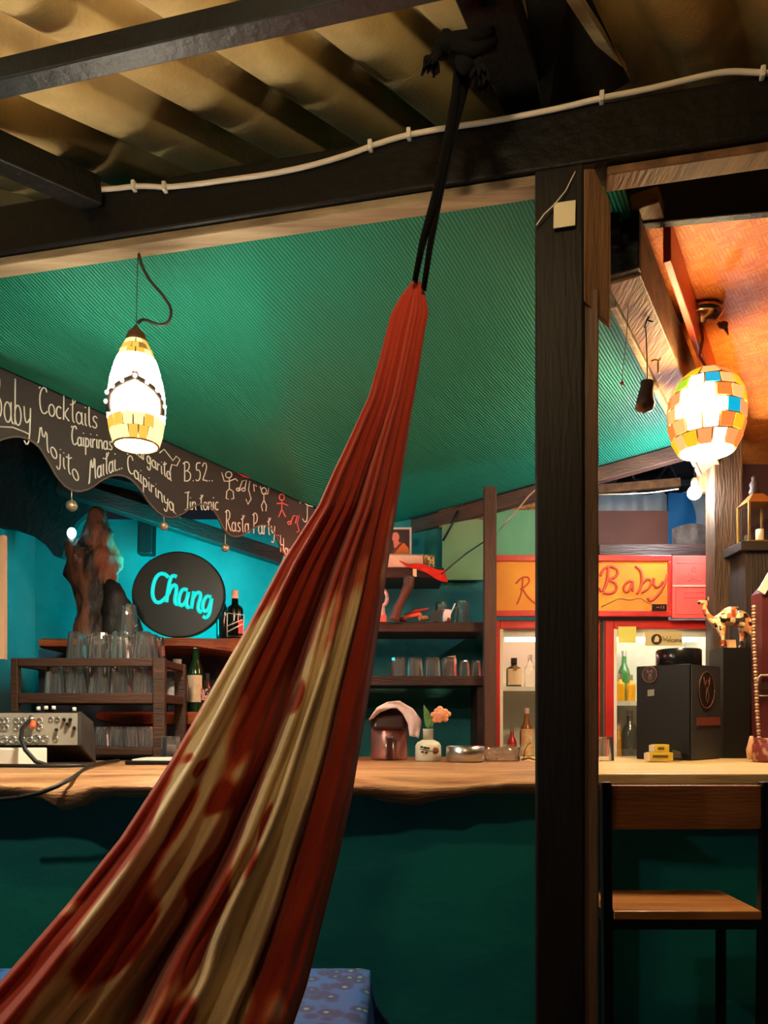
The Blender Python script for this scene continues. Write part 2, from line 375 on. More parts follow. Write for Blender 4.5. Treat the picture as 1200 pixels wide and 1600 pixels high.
# back area details
S(obj('trim_16',MB().pbox(757,760,776,1400,3.44,.05),wood('stud_red_wood',srgb(92,58,46),srgb(66,40,34),.6,'z',2),bevel=.003))
S(obj('trim_17',MB().pbox(686,770,842,824,3.885,.03),M['osb']))
g1=MB().pbox(691,812,757,906,3.88,.02); tag(obj('wall_board',g1,M['green_panel']),'pale green board on the back wall left of the thin brown stud','board')
g2=MB().pbox(776,797,840,872,3.875,.02); tag(obj('wall_board',g2,M['green_panel2']),'mint green board above the red framed sign beside the dark post','board')
S(obj('trim_18',MB().pbox(1115,640,1161,1560,3.40,.09),wood('old_grey_post',srgb(104,78,54),srgb(52,38,28),.7,'z',2,.6),bevel=.006))
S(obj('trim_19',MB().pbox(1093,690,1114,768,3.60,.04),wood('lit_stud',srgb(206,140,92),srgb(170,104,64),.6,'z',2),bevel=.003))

# net ceiling --------------------------------------------------------
Q0=P(0,575,2.6); Q1=P(480,790,3.3); BPN=V((Q1.y-Q0.y, -(Q1.x-Q0.x),0)).normalized()
def near_edge(s):
    x=-1.55+s*(2.07); p=beam_pt(x)-BN*.10; return V((p.x,p.y,2.50))
far_pts=[(0,on_plane(-160,503,Q0,BPN)+V((0,0,.004))),(.56,Q1+V((0,0,.004))),(.66,P(600,822,3.95)),(1.0,BK1+V((0,0,.004)))]
def far_edge(s):
    for (s0,p0),(s1,p1) in zip(far_pts,far_pts[1:]):
        if s<=s1: k=(s-s0)/(s1-s0); return p0.lerp(p1,k)
    return far_pts[-1][1]
def netf(s,t):
    p=near_edge(s).lerp(far_edge(s),t)
    e=math.sin(PI*t)
    z=-.035*e*(1+.5*math.sin(5*s+2)) + .012*e*math.sin(11*s+6*t)+.008*e*math.sin(23*s-9*t)
    return p+V((0,0,z))
nm=MB().grid(netf,90,60)
net=obj('shade_net',nm,M['net'],solid=.003)
tag(net,'green knitted shade net stretched as a ceiling over the bar','shade net')
uvl=net.data.uv_layers.new(name='UVMap')
for poly in net.data.polygons:
    for li in poly.loop_indices:
        co=nm.v[net.data.loops[li].vertex_index]
        uvl.data[li].uv=(co.x*.866-co.y*.5, co.x*.5+co.y*.866)

# ------------------------------------------------------------------ bar front, counters
S(obj('wall_front',MB().box((-2.0,2.16,0),(.52,2.26,1.0015)),M['front_wall']))
S(obj('wall_front_right',MB().box((.52,2.36,0),(2.2,2.46,1.00)),M['front_wall']))
# live edge slab
def slab():
    m=MB(); nu=110; prof=14
    def edge(u):   # front edge distance and underside drop by pixel column
        x=(u-600)/1200*2.0
        w=.035*math.sin(2.1*x+.5)+.02*math.sin(5.3*x+1)+.01*math.sin(13*x)
        return 1.985+w
    ctrl=[(-300,1240),(0,1240),(60,1252),(100,1268),(130,1262),(160,1242),(230,1236),(330,1240),(450,1250),(560,1246),(610,1256),(650,1258),(700,1250),(760,1240),(838,1228),(950,1232)]
    def low(u):
        for (a,b),(c,d) in zip(ctrl,ctrl[1:]):
            if a<=u<=c: k=(u-a)/(c-a); k=k*k*(3-2*k); return b+(d-b)*k
        return 1240
    rows=[]
    for i in range(nu+1):
        u=-300+ (925+300)*i/nu; x=(u-600)/1200*2.0
        if x>.52: x=.52
        fy=edge(u); zt=1.066; zb=CAMZ-(low(u)-HY)/1200*(fy+.02); zb=min(zb,1.02)
        h=zt-zb
        sec=[(3.08,zt),(2.6,zt),(2.3,zt),(fy+.16,zt),(fy+.10,zt-.004),(fy+.055,zt-.012),(fy+.02,zt-.028),(fy+.004,zt-.45*h),(fy,zt-.62*h),(fy+.012,zt-.84*h),(fy+.05,zb),(fy+.13,1.002),(2.5,1.002),(3.08,1.002)]
        row=[]
        for y,z in sec:
            n=.006*mnoise.noise(V((x*7,y*9,z*9)))+.004*mnoise.noise(V((x*17,y*19,z*19)))
            if y>2.2: n=0
            row.append(V((x,y+n,z+n*.6)))
        rows.append(row)
    k=len(rows[0]); vs_=[p for r in rows for p in r]
    fs=[(i*k+j,i*k+(j+1)%k,(i+1)*k+(j+1)%k,(i+1)*k+j) for i in range(nu) for j in range(k)]
    fs+=[tuple(range(k-1,-1,-1)),tuple(nu*k+j for j in range(k))]
    return m.add(vs_,fs,True)
slab_o=obj('bar_counter',slab(),M['live_wood']); tag(slab_o,'thick live-edge wooden bar counter slab running behind the hammock','counter')
pc=thing('bar_counter',(1.2,2.6,1.0),'pale pine counter plank on the right of the dark post','counter')
obj('plank_top',MB().box((.53,2.12,1.03),(2.1,3.24,1.0605)),M['pine'],pc,bevel=.004)
obj('under_rail',MB().box((.53,2.15,1.002),(2.1,3.20,1.0295)),wood('under_rail_wood',srgb(96,62,40),srgb(70,44,28),.5,'x',2),pc)

# ------------------------------------------------------------------ stroke lettering
def arc(cx,cy,rx,ry,a0,a1,n=10):
    return [(cx+rx*math.cos(math.radians(a0+(a1-a0)*i/n)), cy+ry*math.sin(math.radians(a0+(a1-a0)*i/n))) for i in range(n+1)]
G={
'a':(.5,[arc(.2,.22,.17,.22,30,390,14),[(.37,.46),(.37,.08),(.47,0)]]),
'b':(.46,[[(.08,1),(.06,.0)],arc(.21,.22,.16,.22,160,-180,12)]),
'c':(.42,[arc(.22,.22,.18,.22,50,310)]),
'e':(.44,[[(.05,.24),(.38,.26)]+arc(.22,.22,.17,.22,10,310)]),
'f':(.36,[[(.34,.9),(.24,1),(.16,.9),(.14,-.2)],[(.02,.5),(.32,.52)]]),
'g':(.48,[arc(.2,.24,.16,.22,30,390,14),[(.37,.46),(.37,-.2),(.28,-.36),(.12,-.34),(.06,-.22)]]),
'h':(.48,[[(.08,1),(.06,0)],[(.07,.3),(.16,.44),(.28,.45),(.36,.34),(.37,.05),(.45,0)]]),
'i':(.22,[[(.08,.46),(.08,.07),(.17,0)],[(.08,.66),(.1,.70)]]),
'j':(.26,[[(.14,.46),(.13,-.22),(.02,-.34),(-.08,-.26)],[(.14,.66),(.16,.70)]]),
'k':(.46,[[(.08,1),(.06,0)],[(.36,.48),(.09,.2),(.4,0)]]),
'l':(.24,[[(.1,1),(.08,.1),(.2,0)]]),
'm':(.66,[[(.06,.46),(.06,0)],[(.06,.3),(.16,.45),(.27,.4),(.29,0)],[(.29,.3),(.4,.45),(.52,.4),(.54,.05),(.62,0)]]),
'n':(.48,[[(.06,.46),(.06,0)],[(.06,.3),(.16,.44),(.3,.45),(.37,.34),(.37,.05),(.45,0)]]),
'o':(.46,[arc(.22,.22,.18,.22,90,450,14)]),
'p':(.46,[[(.08,.48),(.07,-.42)],arc(.22,.22,.16,.22,160,-180,12)]),
'r':(.36,[[(.06,.46),(.06,0)],[(.06,.28),(.16,.43),(.3,.45)]]),
's':(.4,[[(.34,.40),(.22,.47),(.09,.38),(.14,.26),(.29,.2),(.33,.09),(.2,0),(.05,.06)]]),
't':(.34,[[(.16,.85),(.14,.08),(.27,0)],[(.0,.62),(.2,.68),(.34,.84)]]),
'u':(.48,[[(.06,.46),(.07,.1),(.18,0),(.3,.05),(.36,.2)],[(.36,.46),(.37,.05),(.46,0)]]),
'v':(.42,[[(.04,.46),(.19,0),(.36,.46)]]),
'w':(.6,[[(.04,.46),(.16,0),(.28,.4),(.4,0),(.54,.46)]]),
'y':(.46,[[(.06,.46),(.09,.18),(.2,.1),(.34,.22)],[(.38,.46),(.33,-.22),(.2,-.38),(.06,-.28)]]),
'B':(.62,[[(.1,.98),(.1,0)],[(-.02,.9),(.2,1.03),(.42,.92),(.42,.68),(.28,.54),(.14,.52)],[(.28,.54),(.5,.42),(.52,.16),(.34,0),(.06,.02)]]),
'C':(.58,[[(.5,.84),(.44,.98),(.28,1.0),(.1,.78),(.06,.4),(.16,.08),(.36,0),(.54,.14)],[(.1,.98),(.02,.9)]]),
'G':(.6,[arc(.3,.5,.25,.5,50,330)+[(.54,.4),(.34,.4)]]),
'H':(.6,[[(.08,1),(.1,0)],[(.46,1),(.46,0)],[(.06,.5),(.5,.52)]]),
'J':(.5,[[(.02,.96),(.5,1.0)],[(.34,.98),(.3,.1),(.18,-.06),(.04,.04)]]),
'M':(.72,[[(-.04,-.1),(.04,0),(.16,.98),(.32,.3),(.52,1.0),(.56,.05),(.66,0)]]),
'P':(.5,[[(.1,.98),(.08,0)],[(-.02,.88),(.2,1.03),(.42,.9),(.4,.62),(.22,.48),(.1,.5)]]),
'R':(.58,[[(.1,.98),(.08,0)],[(-.02,.88),(.2,1.03),(.42,.9),(.4,.64),(.22,.5),(.1,.5)],[(.2,.5),(.36,.2),(.54,0)]]),
'T':(.56,[[(-.06,.82),(.02,1.0),(.3,.92),(.58,1.02)],[(.3,.92),(.3,.1),(.16,-.04),(.06,.1)]]),
'W':(.8,[[(.02,1),(.18,0),(.38,.8),(.56,0),(.76,1)]]),
'5':(.46,[[(.38,.95),(.1,.95),(.08,.55),(.26,.6),(.38,.42),(.34,.12),(.18,0),(.04,.08)]]),
'2':(.46,[[(.06,.76),(.14,.94),(.3,.94),(.36,.74),(.24,.4),(.06,.04),(.2,.06),(.42,0)]]),
'.':(.2,[[(.06,.0),(.09,.04)]]), ' ':(.3,[]),
}
def smooth_line(pts,it=1):
    for _ in range(it):
        if len(pts)<3: return pts
        q=[pts[0]]
        for a,b in zip(pts,pts[1:]):
            q.append((a[0]*.75+b[0]*.25,a[1]*.75+b[1]*.25)); q.append((a[0]*.25+b[0]*.75,a[1]*.25+b[1]*.75))
        q.append(pts[-1]); pts=q
    return pts
def text_px(txt,p0,p1,h,slant=0.0):
    adv=sum(G[c][0] for c in txt); ex_=((p1[0]-p0[0])/adv,(p1[1]-p0[1])/adv); out=[]; x=0
    for c in txt:
        w,ls=G[c]
        for l in ls:
            out.append([(p0[0]+ex_[0]*(x+a)+slant*h*b, p0[1]+ex_[1]*(x+a)-h*b) for a,b in smooth_line(l)])
        x+=w
    return out
def strokes(lines, place, n, r, flat=.35):
    m=MB()
    for l in lines:
        m.tube([place(u,v) for u,v in l], r, 6, True, True, flat, n)
    return m

# ------------------------------------------------------------------ chalkboard valance
def bp(u,v,off=0.0): return on_plane(u,v,Q0-BPN*0,BPN)+ (BPN if BPN.y<0 else -BPN)*off
bot=[(-160,640),(-110,700),(-75,722),(-45,715),(-15,694),(12,683),(35,682),(58,694),(72,715),(88,745),(104,763),(122,769),(142,763),(160,749),(180,741),(200,745),(218,762),(234,788),(250,804),(266,810),(282,805),(298,793),(313,787),(328,790),(340,806),(350,828),(362,839),(378,837),(394,825),(410,819),(424,824),(434,843),(443,866),(456,877),(472,874),(488,868),(505,875),(520,890)]
def topv(u): return 575+(u)*215/480.0
top=[(u,topv(u)) for u in (520,480,400,300,200,100,0,-100,-160)]
bdir=BPN if BPN.y<0 else -BPN
mb=MB().prism([bp(u,v) for u,v in bot+top],-bdir*.012)
cb=thing('chalkboard_valance',bp(240,760),'dark scalloped chalkboard with handwritten cocktail names hanging over the bar','chalkboard')
obj('board',mb,M['chalkboard'],cb)
# thin rim along the scallops
obj('rim',MB().tube([bp(u,v,.001) for u,v in smooth_line(bot,1)],.004,5),mat('board_rim',srgb(96,84,76),.6),cb)
words=[('Baby',(-14,652),(50,672),72),('Cocktails',(60,645),(153,671),42),('Mojito',(59,690),(124,756),34),('Caipirinas',(111,695),(176,704),30),('Maitai...',(139,752),(192,732),40),('Margarita',(203,703),(268,752),26),('Caipirinya...',(198,735),(284,812),28),('B.52..',(286,752),(334,752),30),('Jin tonic',(288,797),(342,797),28),('Rasta Party...',(352,829),(440,838),32),('Havana',(437,862),(474,880),24),('T',(470,812),(488,822),30)]
for w,p0,p1,h in words:
    o=obj('chalk_word',strokes(text_px(w,p0,p1,h),lambda u,v: bp(u,v,.002),bdir,.0026),M['chalk'],cb); o['label']='chalk handwriting'
doodles=[[[(0,667),(20,668),(40,676),(47,680)]],
 [[(264,742),(268,726),(276,728),(281,718),(275,713),(270,720),(264,712),(256,702),(249,708)]],
 [[(346,738),(350,752),(358,752),(368,748),(371,752)],[(358,747),(358,764),(354,768),(353,779),(357,780)],[(358,764),(364,768),(365,779),(361,780)],arc(357,742,5,5,0,360)],
 [[(372,766),(374,764),(378,752),(385,750),(382,764)],arc(372,765,3,2.4,0,360),arc(380,765,3,2.4,0,360)],
 [[(390,752),(388,765),(392,780),(387,788),(384,780)]],[[(397,768),(396,757),(401,760)]],
 [arc(412,767,4,5,0,360),[(412,772),(412,782),(408,790),(410,799)],[(412,782),(416,790),(415,799)],[(406,760),(410,772),(418,772),(420,760)]]]
for dl in doodles:
    obj('chalk_doodle',strokes(dl,lambda u,v: bp(u,v,.002),bdir,.0024),M['chalk'],cb)
for dl in [[arc(440,777,4,5,0,360),[(440,782),(440,796),(435,808)],[(440,796),(446,808)],[(432,787),(440,786),(450,790)]],[[(452,817),(454,816),(458,806),(464,806),(461,818)],arc(452,817,3,2.5,0,360)],[[(467,805),(464,818),(467,830),(463,832)]]]:
    obj('chalk_doodle',strokes(dl,lambda u,v: bp(u,v,.002),bdir,.0026),M['chalk_red_lit'],cb)
rp=MB().prism([bp(353,729,.004),bp(384,738,.004),bp(405,752,.004),bp(380,746,.004)],bdir*.004)
tag(obj('red_pennant',rp,M['cloth_red']),'thin red wedge of cloth tucked along the chalkboard top edge','cloth')
labs=['dull silver bauble under the chalkboard scallop nearest the left edge','small bauble hanging above the left side of the round turquoise sign','small bauble hanging above the right side of the round turquoise sign','bauble hanging beside the left edge of the hammock']
for (u,vs0,vc,r),lb in zip([(112,767,790,9),(256,806,822,7),(352,834,856,6.3),(444,866,890,6)],labs):
    c=bp(u,vc); rr=r/1200*c.y
    t=thing('bauble',c-V((0,0,rr)),lb,'bauble','baubles under the chalkboard')
    obj('ball',MB().ball(c,rr,16,10),M['bauble'],t)
    obj('wire',MB().tube([c+V((0,0,rr)),bp(u,vs0)+V((0,0,.0))],.0016,5),M['cable_white'],t)

# ------------------------------------------------------------------ hammock
Ledge=[(440,646),(462,628),(490,612),(560,594),(620,577),(690,545),(740,521),(790,499),(880,441),(985,385),(1130,302),(1190,268),(1310,190),(1420,102),(1535,2),(1650,-105),(1800,-260),(2000,-480)]
Redge=[(440,655),(462,664),(490,669),(520,663),(570,655),(660,640),(760,625),(830,613),(920,600),(1000,588),(1080,576),(1170,562),(1250,548),(1350,525),(1450,500),(1540,478),(1600,458),(1700,425),(2000,320)]
def lerp_tab(tab,x):
    if x<=tab[0][0]: return tab[0][1]
    for (a,b),(c,d) in zip(tab,tab[1:]):
        if x<=c: return b+(d-b)*(x-a)/(c-a)
    return tab[-1][1]
def sst(a,b,x):
    k=min(1,max(0,(x-a)/(b-a))); return k*k*(3-2*k)
fold=[(0,.15),(.02,.50),(.05,.45),(.09,.50),(.125,.80),(.15,.55),(.20,.32),(.27,.32),(.32,.10),(.38,.12),(.43,-.15),(.49,-.5),(.525,-.35),(.55,.55),(.565,.85),(.59,.66),(.63,.60),(.655,.95),(.675,.72),(.72,.50),(.76,.55),(.79,.64),(.815,.28),(.85,.42),(.91,.46),(.96,.32),(1,-.05)]
def foldf(s):
    for (a,b),(c,d) in zip(fold,fold[1:]):
        if s<=c:
            k=(s-a)/(c-a); k=k*k*(3-2*k); return b+(d-b)*k
    return fold[-1][1]
def ham_depth(y): return lerp_tab([(440,1.52),(700,1.42),(1000,1.28),(1300,1.14),(1600,1.0),(2000,.86)],y)
# red dye blotches and pale blotches: s, y, rs, ry, sign
pale=[(.07,1060,.07,110,1.1),(.13,1200,.06,170,1.0),(.24,1190,.06,110,.6),(.33,1330,.07,100,.85),(.40,1260,.05,80,.5),(.16,1420,.045,90,.9),(.03,1420,.05,26,.7),(.43,1480,.05,120,1.1),(.38,1580,.08,50,.9),(.22,1560,.06,50,.7),
 (.58,1080,.05,150,1.1),(.62,1300,.07,130,1.0),(.70,1200,.07,220,1.15),(.76,1130,.05,190,.95),(.70,1480,.06,140,1.1),(.77,1420,.05,190,1.15),(.60,1520,.05,60,.8),(.79,1590,.06,60,.9),
 (.965,880,.06,120,.8),(.95,780,.04,90,.35),(.80,1060,.03,150,.6),(.93,1570,.05,50,.6),(.55,1680,.2,80,.8),(.2,1680,.1,60,.7),(.75,1700,.2,60,.7)]
reds=[(.03,1530,.07,80,1.4),(.05,1330,.06,60,1.3),(.30,1470,.08,45,1.2),(.50,1400,.04,150,.8),(.57,1090,.022,28,1.6),(.62,1285,.022,42,1.6),(.645,1350,.02,40,1.3),(.58,1440,.035,50,1.3),(.60,1500,.025,50,1.2),(.45,1375,.04,22,1.5),(.36,1250,.05,24,1.2),(.16,1200,.03,14,1.3),(.10,1185,.03,12,1.0),(.66,1600,.05,50,1.1),(.22,1275,.03,40,1.0)]
def hamf(s,t):
    y=440+(2000-440)*(t**1.0)
    l=lerp_tab(Ledge,y); r=lerp_tab(Redge,y)
    w=r-l
    drift=.012*math.sin(y/95.0+9*s)+.008*math.sin(y/41.0+17*s)
    u=l+w*min(1,max(0,s))
    d=ham_depth(y); dw=w/1200*d
    amp=.42*dw*(.55+.45*sst(440,900,y))
    f=foldf(min(1,max(0,s+drift*math.sin(PI*s))))
    kb=1-sst(520,760,y); f=f*(1-.6*kb)+.6*kb*math.cos(PI*(s-.5))*.8
    fine=.018*math.sin(46*s+4*math.sin(y/120.0))*sst(450,600,y)+.008*math.sin(131*s+y/60.0)+.05*mnoise.noise(V((s*9,y/120.0,1)))
    d2=d-amp*(f+fine)
    return P(u,y,d2)
hm=MB(); NU,NV=260,330
hm.grid(hamf,NU,NV)
ham=thing('hammock',P(640,440,1.5),'red and cream tie-dyed cloth hammock hanging in the foreground','hammock')
hmat,nt,bs=new_mat('tie_dyed_cotton'); N=nt.nodes; L=nt.links
at=N.new('ShaderNodeAttribute'); at.attribute_name='dye'
nz=N.new('ShaderNodeTexNoise'); nz.inputs['Scale'].default_value=22; nz.inputs['Detail'].default_value=5; tc=N.new('ShaderNodeTexCoord'); L.new(tc.outputs['Object'],nz.inputs['Vector'])
ma=N.new('ShaderNodeMath'); ma.operation='MULTIPLY_ADD'; ma.inputs[1].default_value=.35; L.new(nz.outputs['Fac'],ma.inputs[0])
sb=N.new('ShaderNodeMath'); sb.operation='SUBTRACT'; sb.inputs[1].default_value=.175; L.new(at.outputs['Fac'],sb.inputs[0]); L.new(sb.outputs[0],ma.inputs[2])
rp_=N.new('ShaderNodeValToRGB'); e=rp_.color_ramp.elements; e[0].position=.30; e[0].color=srgb(152,46,28); e[1].position=.62; e[1].color=srgb(222,200,158)
e2=e.new(.44); e2.color=srgb(196,98,62)
L.new(ma.outputs[0],rp_.inputs[0]); L.new(rp_.outputs[0],bs.inputs['Base Color']); bs.inputs['Roughness'].default_value=.9; bs.inputs['Specular IOR Level'].default_value=.15
n2=N.new('ShaderNodeTexNoise'); n2.inputs['Scale'].default_value=300; L.new(tc.outputs['Object'],n2.inputs['Vector']); bu=N.new('ShaderNodeBump'); bu.inputs['Strength'].default_value=.25; bu.inputs['Distance'].default_value=.003; L.new(n2.outputs['Fac'],bu.inputs['Height']); L.new(bu.outputs[0],bs.inputs['Normal'])
bs.inputs['Sheen Weight'].default_value=.15
ho=obj('cloth',hm,hmat,ham,solid=.004)
att=ho.data.attributes.new('dye','FLOAT','POINT'); vals=[]
for j in range(NV+1):
    y=440+(2000-440)*j/NV
    for i in range(NU+1):
        s=i/NU; v=.12*sst(1100,1250,y)
        v-=.4*sst(.805,.83,s)*(1-sst(1500,1600,y)*.6)
        for (a,b,ra,rb,w) in pale: v+=w*math.exp(-(((s-a)/ra)**2+((y-b)/rb)**2)*.9)
        for (a,b,ra,rb,w) in reds: v-=w*math.exp(-(((s-a)/ra)**2+((y-b)/rb)**2)*.9)
        v+=.18*mnoise.noise(V((s*14,y/70.0,3)))
        vals.append(max(0,min(1,v)))
att.data.foreach_set('value',vals)
# straps: two black tapes up to the knot on the purlin
TIE=P(722,70,1.50)
def tape(pts,r): return MB().tube([P(*p) for p in pts],r,6,True,True,.35,(.8,-.6,0))
obj('strap',tape([(648,440,1.50),(660,380,1.50),(680,310,1.50),(697,230,1.50),(712,150,1.495),(718,90,1.49)],[.008,.010,.012,.012,.013,.014]),M['black_cloth'],ham)
obj('strap',tape([(662,452,1.50),(672,385,1.51),(686,310,1.515),(702,230,1.515),(722,150,1.51),(738,80,1.5)],[.008,.009,.010,.011,.013,.014]),M['black_cloth'],ham)
kn=MB()
for (u,v,d,r) in [(715,75,1.47,(.03,.025,.022)),(738,72,1.47,(.032,.024,.02)),(700,68,1.48,(.026,.02,.018)),(728,95,1.465,(.022,.02,.024)),(755,66,1.49,(.03,.02,.016)),(690,80,1.47,(.02,.016,.014))]:
    kn.ball(P(u,v,d),r,12,8)
kn.tube([P(765,55,1.47),P(740,58,1.44),P(712,62,1.44),P(690,70,1.45)],.014,7)
kn.tube([P(770,70,1.47),P(740,78,1.44),P(710,66,1.44),P(695,56,1.46)],.012,7)
obj('knot',kn,M['black_cloth'],ham)
for (pts,sp) in [([(692,78,1.46),(676,92,1.45),(672,104,1.45)],16),([(742,85,1.46),(750,105,1.45),(752,128,1.45)],20)]:
    m=MB()
    a,b,c=[P(*p) for p in pts]
    m.tube([a,b],.009,7)
    for k in range(26):
        an=random.random()*2*PI; q=random.random()**.5; off=V((math.cos(an),math.sin(an),0))*q*sp/1200*1.45
        m.tube([b+off*.25,(b+c)/2+off*.7,c+off+V((0,0,random.uniform(-.012,.006)))],[.004,.005,.0025],5)
    obj('tassel',m,M['black_cloth'],ham)
# short dark hanger above the knot
S(obj('trim_20',MB().bar(P(752,-60,1.53),P(752,66,1.53),.05,.045,(0,1,0)),M['black_wood'],bevel=.004))

# ------------------------------------------------------------------ white cable along the beam
def on_beam(u,v,off): return on_plane(u,v,BA,BN)+BN*off
cpts=[(95,300),(110,302),(140,300),(180,298),(212,294),(235,294),(260,296),(310,291),(360,284),(420,276),(480,264),(530,250),(560,240),(580,232),(610,222),(640,214),(700,203),(760,195),(820,184),(880,172),(940,157),(1000,146),(1060,132),(1110,120),(1140,116),(1170,117),(1200,119),(1260,116),(1400,104),(1550,90)]
cbm=MB().tube([on_beam(u,v,.007) for u,v in smooth_line(cpts,1)],.006,8)
cable=thing('power_cable',on_beam(600,220,0),'white electric cable clipped along the front of the black beam','cable')
obj('sheath',cbm,M['cable_white'],cable)
for (u,v) in [(212,294),(260,296),(580,232),(640,214),(940,157),(1190,119)]:
    c=on_beam(u,v,.008); obj('clip',MB().obox(c,BT*.005,BN*.009,V((0,0,.011))),M['white_plastic'],cable,bevel=.002)
# note tag on the post
tg=thing('paper_tag',P(882,335,1.70),'square cream paper tag tied with string to the dark post','tag')
obj('card',MB().obox(P(882,335,1.686),ex*.0232,ey*.0012,V((.0005,0,.0275))),M['paper'],tg)
obj('string',MB().tube([P(838,352,1.70),P(850,335,1.69),P(866,320,1.69),P(884,298,1.685),P(893,280,1.69),P(899,268,1.69)],.0018,5),M['cable_white'],tg)

# ------------------------------------------------------------------ mosaic lamps
LM={}
def tile_mat(name,col,strength):
    if name not in LM: LM[name]=emit(name,col,strength)
    return LM[name]
def tile(mb,c,ra,za,rb,zb,a0,a1,th):
    pts=[]
    for rr in (0,th):
        for (r,z,a) in ((ra,za,a0),(ra,za,a1),(rb,zb,a1),(rb,zb,a0)):
            pts.append(V(c)+V(((r+rr)*math.cos(a),(r+rr)*math.sin(a),z)))
    return mb.hexa(pts)
def rprof(tab,z):
    return lerp_tab(tab,z)
# lamp over the bar, left
L1=P(213,696,1.985); K1=.882
l1=thing('pendant_lamp',L1,'bullet-shaped glowing glass mosaic pendant lamp over the left of the bar','lamp')
tab=[(z*K1,r*K1) for z,r in [(0,.061),(.03,.070),(.08,.0775),(.13,.0775),(.18,.071),(.23,.058),(.27,.043),(.295,.031),(.31,.024)]]
rows=[z*K1 for z in [0,.036,.070,.098,.126,.154,.182,.207,.229,.250,.270,.288,.304]]
nseg=16
obj('lead_shell',MB().lathe([(rprof(tab,z)-.003,z) for z in [0.001]+rows[1:]],L1,24),mat('lead_came',srgb(70,58,44),.5,.4),l1)
for i,(z0,z1) in enumerate(zip(rows,rows[1:])):
    r0_,r1_=rprof(tab,z0),rprof(tab,z1)
    ns=nseg if i<8 else 12
    for k in range(ns):
        a0=2*PI*(k+.07+(.5 if i%2 else 0))/ns; a1=2*PI*(k+.93+(.5 if i%2 else 0))/ns
        front=math.sin((a0+a1)/2)<-.05
        h=random.random()
        if i<2: m=tile_mat('amber_tile',(1,.60,.09,1),.5) if h<.5 else tile_mat('cream_tile',(1,.82,.40,1),.62)
        elif i<9: m=tile_mat('white_tile',(1,.88,.66,1),38)
        elif i==9: m=tile_mat('cream_tile',(1,.82,.40,1),.62) if h<.7 else tile_mat('amber_tile',(1,.60,.09,1),.5)
        else: m=tile_mat('amber_tile',(1,.60,.09,1),.5) if h<.6 else (tile_mat('brown_tile',(.7,.32,.06,1),.25) if h<.75 else tile_mat('cream_tile',(1,.82,.40,1),.62))
        obj('glass_tile',tile(MB(),L1,r0_+.001,z0+.001,r1_+.001,z1-.001,a0,a1,.0035),m,l1)
# dark arch band with beads
def sh(an,z,off): r=rprof(tab,z)+off; return L1+V((r*math.cos(an),r*math.sin(an),z))
af=-1.30
arch=[(a,z*K1) for a,z in [(-.98,.072),(-.96,.098),(-.9,.122),(-.68,.136),(-.38,.150),(0,.165),(.36,.152),(.68,.138),(.9,.122),(.96,.10),(.98,.076)]]
obj('arch_band',MB().tube([sh(af+a,z,.0085) for a,z in arch],.0095,8,True,True,.9),mat('pewter_band',srgb(96,84,76),.5,.3),l1)
obj('arch_finial',MB().tube([sh(af,.163*K1,.009),sh(af,.195*K1,.009)],[.011,.005],8),mat('copper_bit',srgb(170,110,80),.5,.2),l1)
for q,(a,z) in enumerate(arch[1:-1]+[(0,.184*K1)]):
    obj('bead',MB().ball(sh(af+a,z,.0175),.0058,10,7),tile_mat('bead_white',(1,.9,.72,1),2),l1)
obj('bottom_glow',MB().lathe([(0,-.002),(.040,-.002),(.052,.0)],L1,24),tile_mat('bulb_opening',(1,.88,.66,1),420),l1)
obj('rim_ring',MB().lathe([(.0525,-.003),(.0575,-.003),(.0575,.0015),(.0525,.0015)],L1,24,closed=True),M['gold'],l1)
obj('bottom_tip',MB().lathe([(0,-.018),(.006,-.018),(.006,-.006),(0,-.006)],L1,10),M['white_plastic'],l1)
obj('cap',MB().lathe([(r*K1,z*K1) for r,z in [(.028,.303),(.030,.312),(.024,.328),(.012,.340),(.004,.352),(0,.352)]],L1,16),mat('brown_cap',srgb(110,76,52),.5,.3),l1)
ct=L1+V((0,0,.35*K1)); bpnt=V((ct.x+.004,ct.y,2.409))
obj('thin_cord',MB().tube([ct,ct.lerp(bpnt,.5),bpnt],.0013,5),M['cable_dark'],l1)
cd=[(u,v,1.975) for u,v in [(217,397),(219,406),(226,426),(240,446),(256,463),(267,480),(268,496),(260,507),(247,508),(232,501),(222,499),(215,505)]]
obj('flex_cord',MB().tube([P(p[0],p[1],1.975) for p in smooth_line([(a,b) for a,b,c in cd],2)],.0040,7),M['cable_dark'],l1)
# lamp under the woven ceiling, right
D2=2.52
L2=P(1104,708,D2)
l2=thing('pendant_lamp',L2,'round barrel mosaic pendant lamp with turquoise squares under the woven ceiling','lamp')
hh=(708-578)/1200*D2; rmax=57/1200*D2
tab2=[(0,.082),(.05,.105),(.10,.1165),(.15,.117),(.20,.108),(.235,.088),(.262,.06),(.28,.02)]
rows2=[0,.047,.093,.139,.185,.226,.266]
obj('lead_shell',MB().lathe([(rprof(tab2,z)-.004,z) for z in [.002,.03,.06,.1,.14,.18,.21,.235,.262]],L2,28),mat('lead_came_brown',srgb(120,70,36),.5,.3),l2)
pal=[((1,.26,.05,1),.52,'orange_tile'),((1,.50,.16,1),.62,'peach_tile'),((1,.36,.12,1),.56,'salmon_tile'),((1,.60,.02,1),.5,'yellow_tile')]
special={(1,0):'t',(2,1):'t',(3,2):'t',(4,1):'t',(4,-2):'g'}
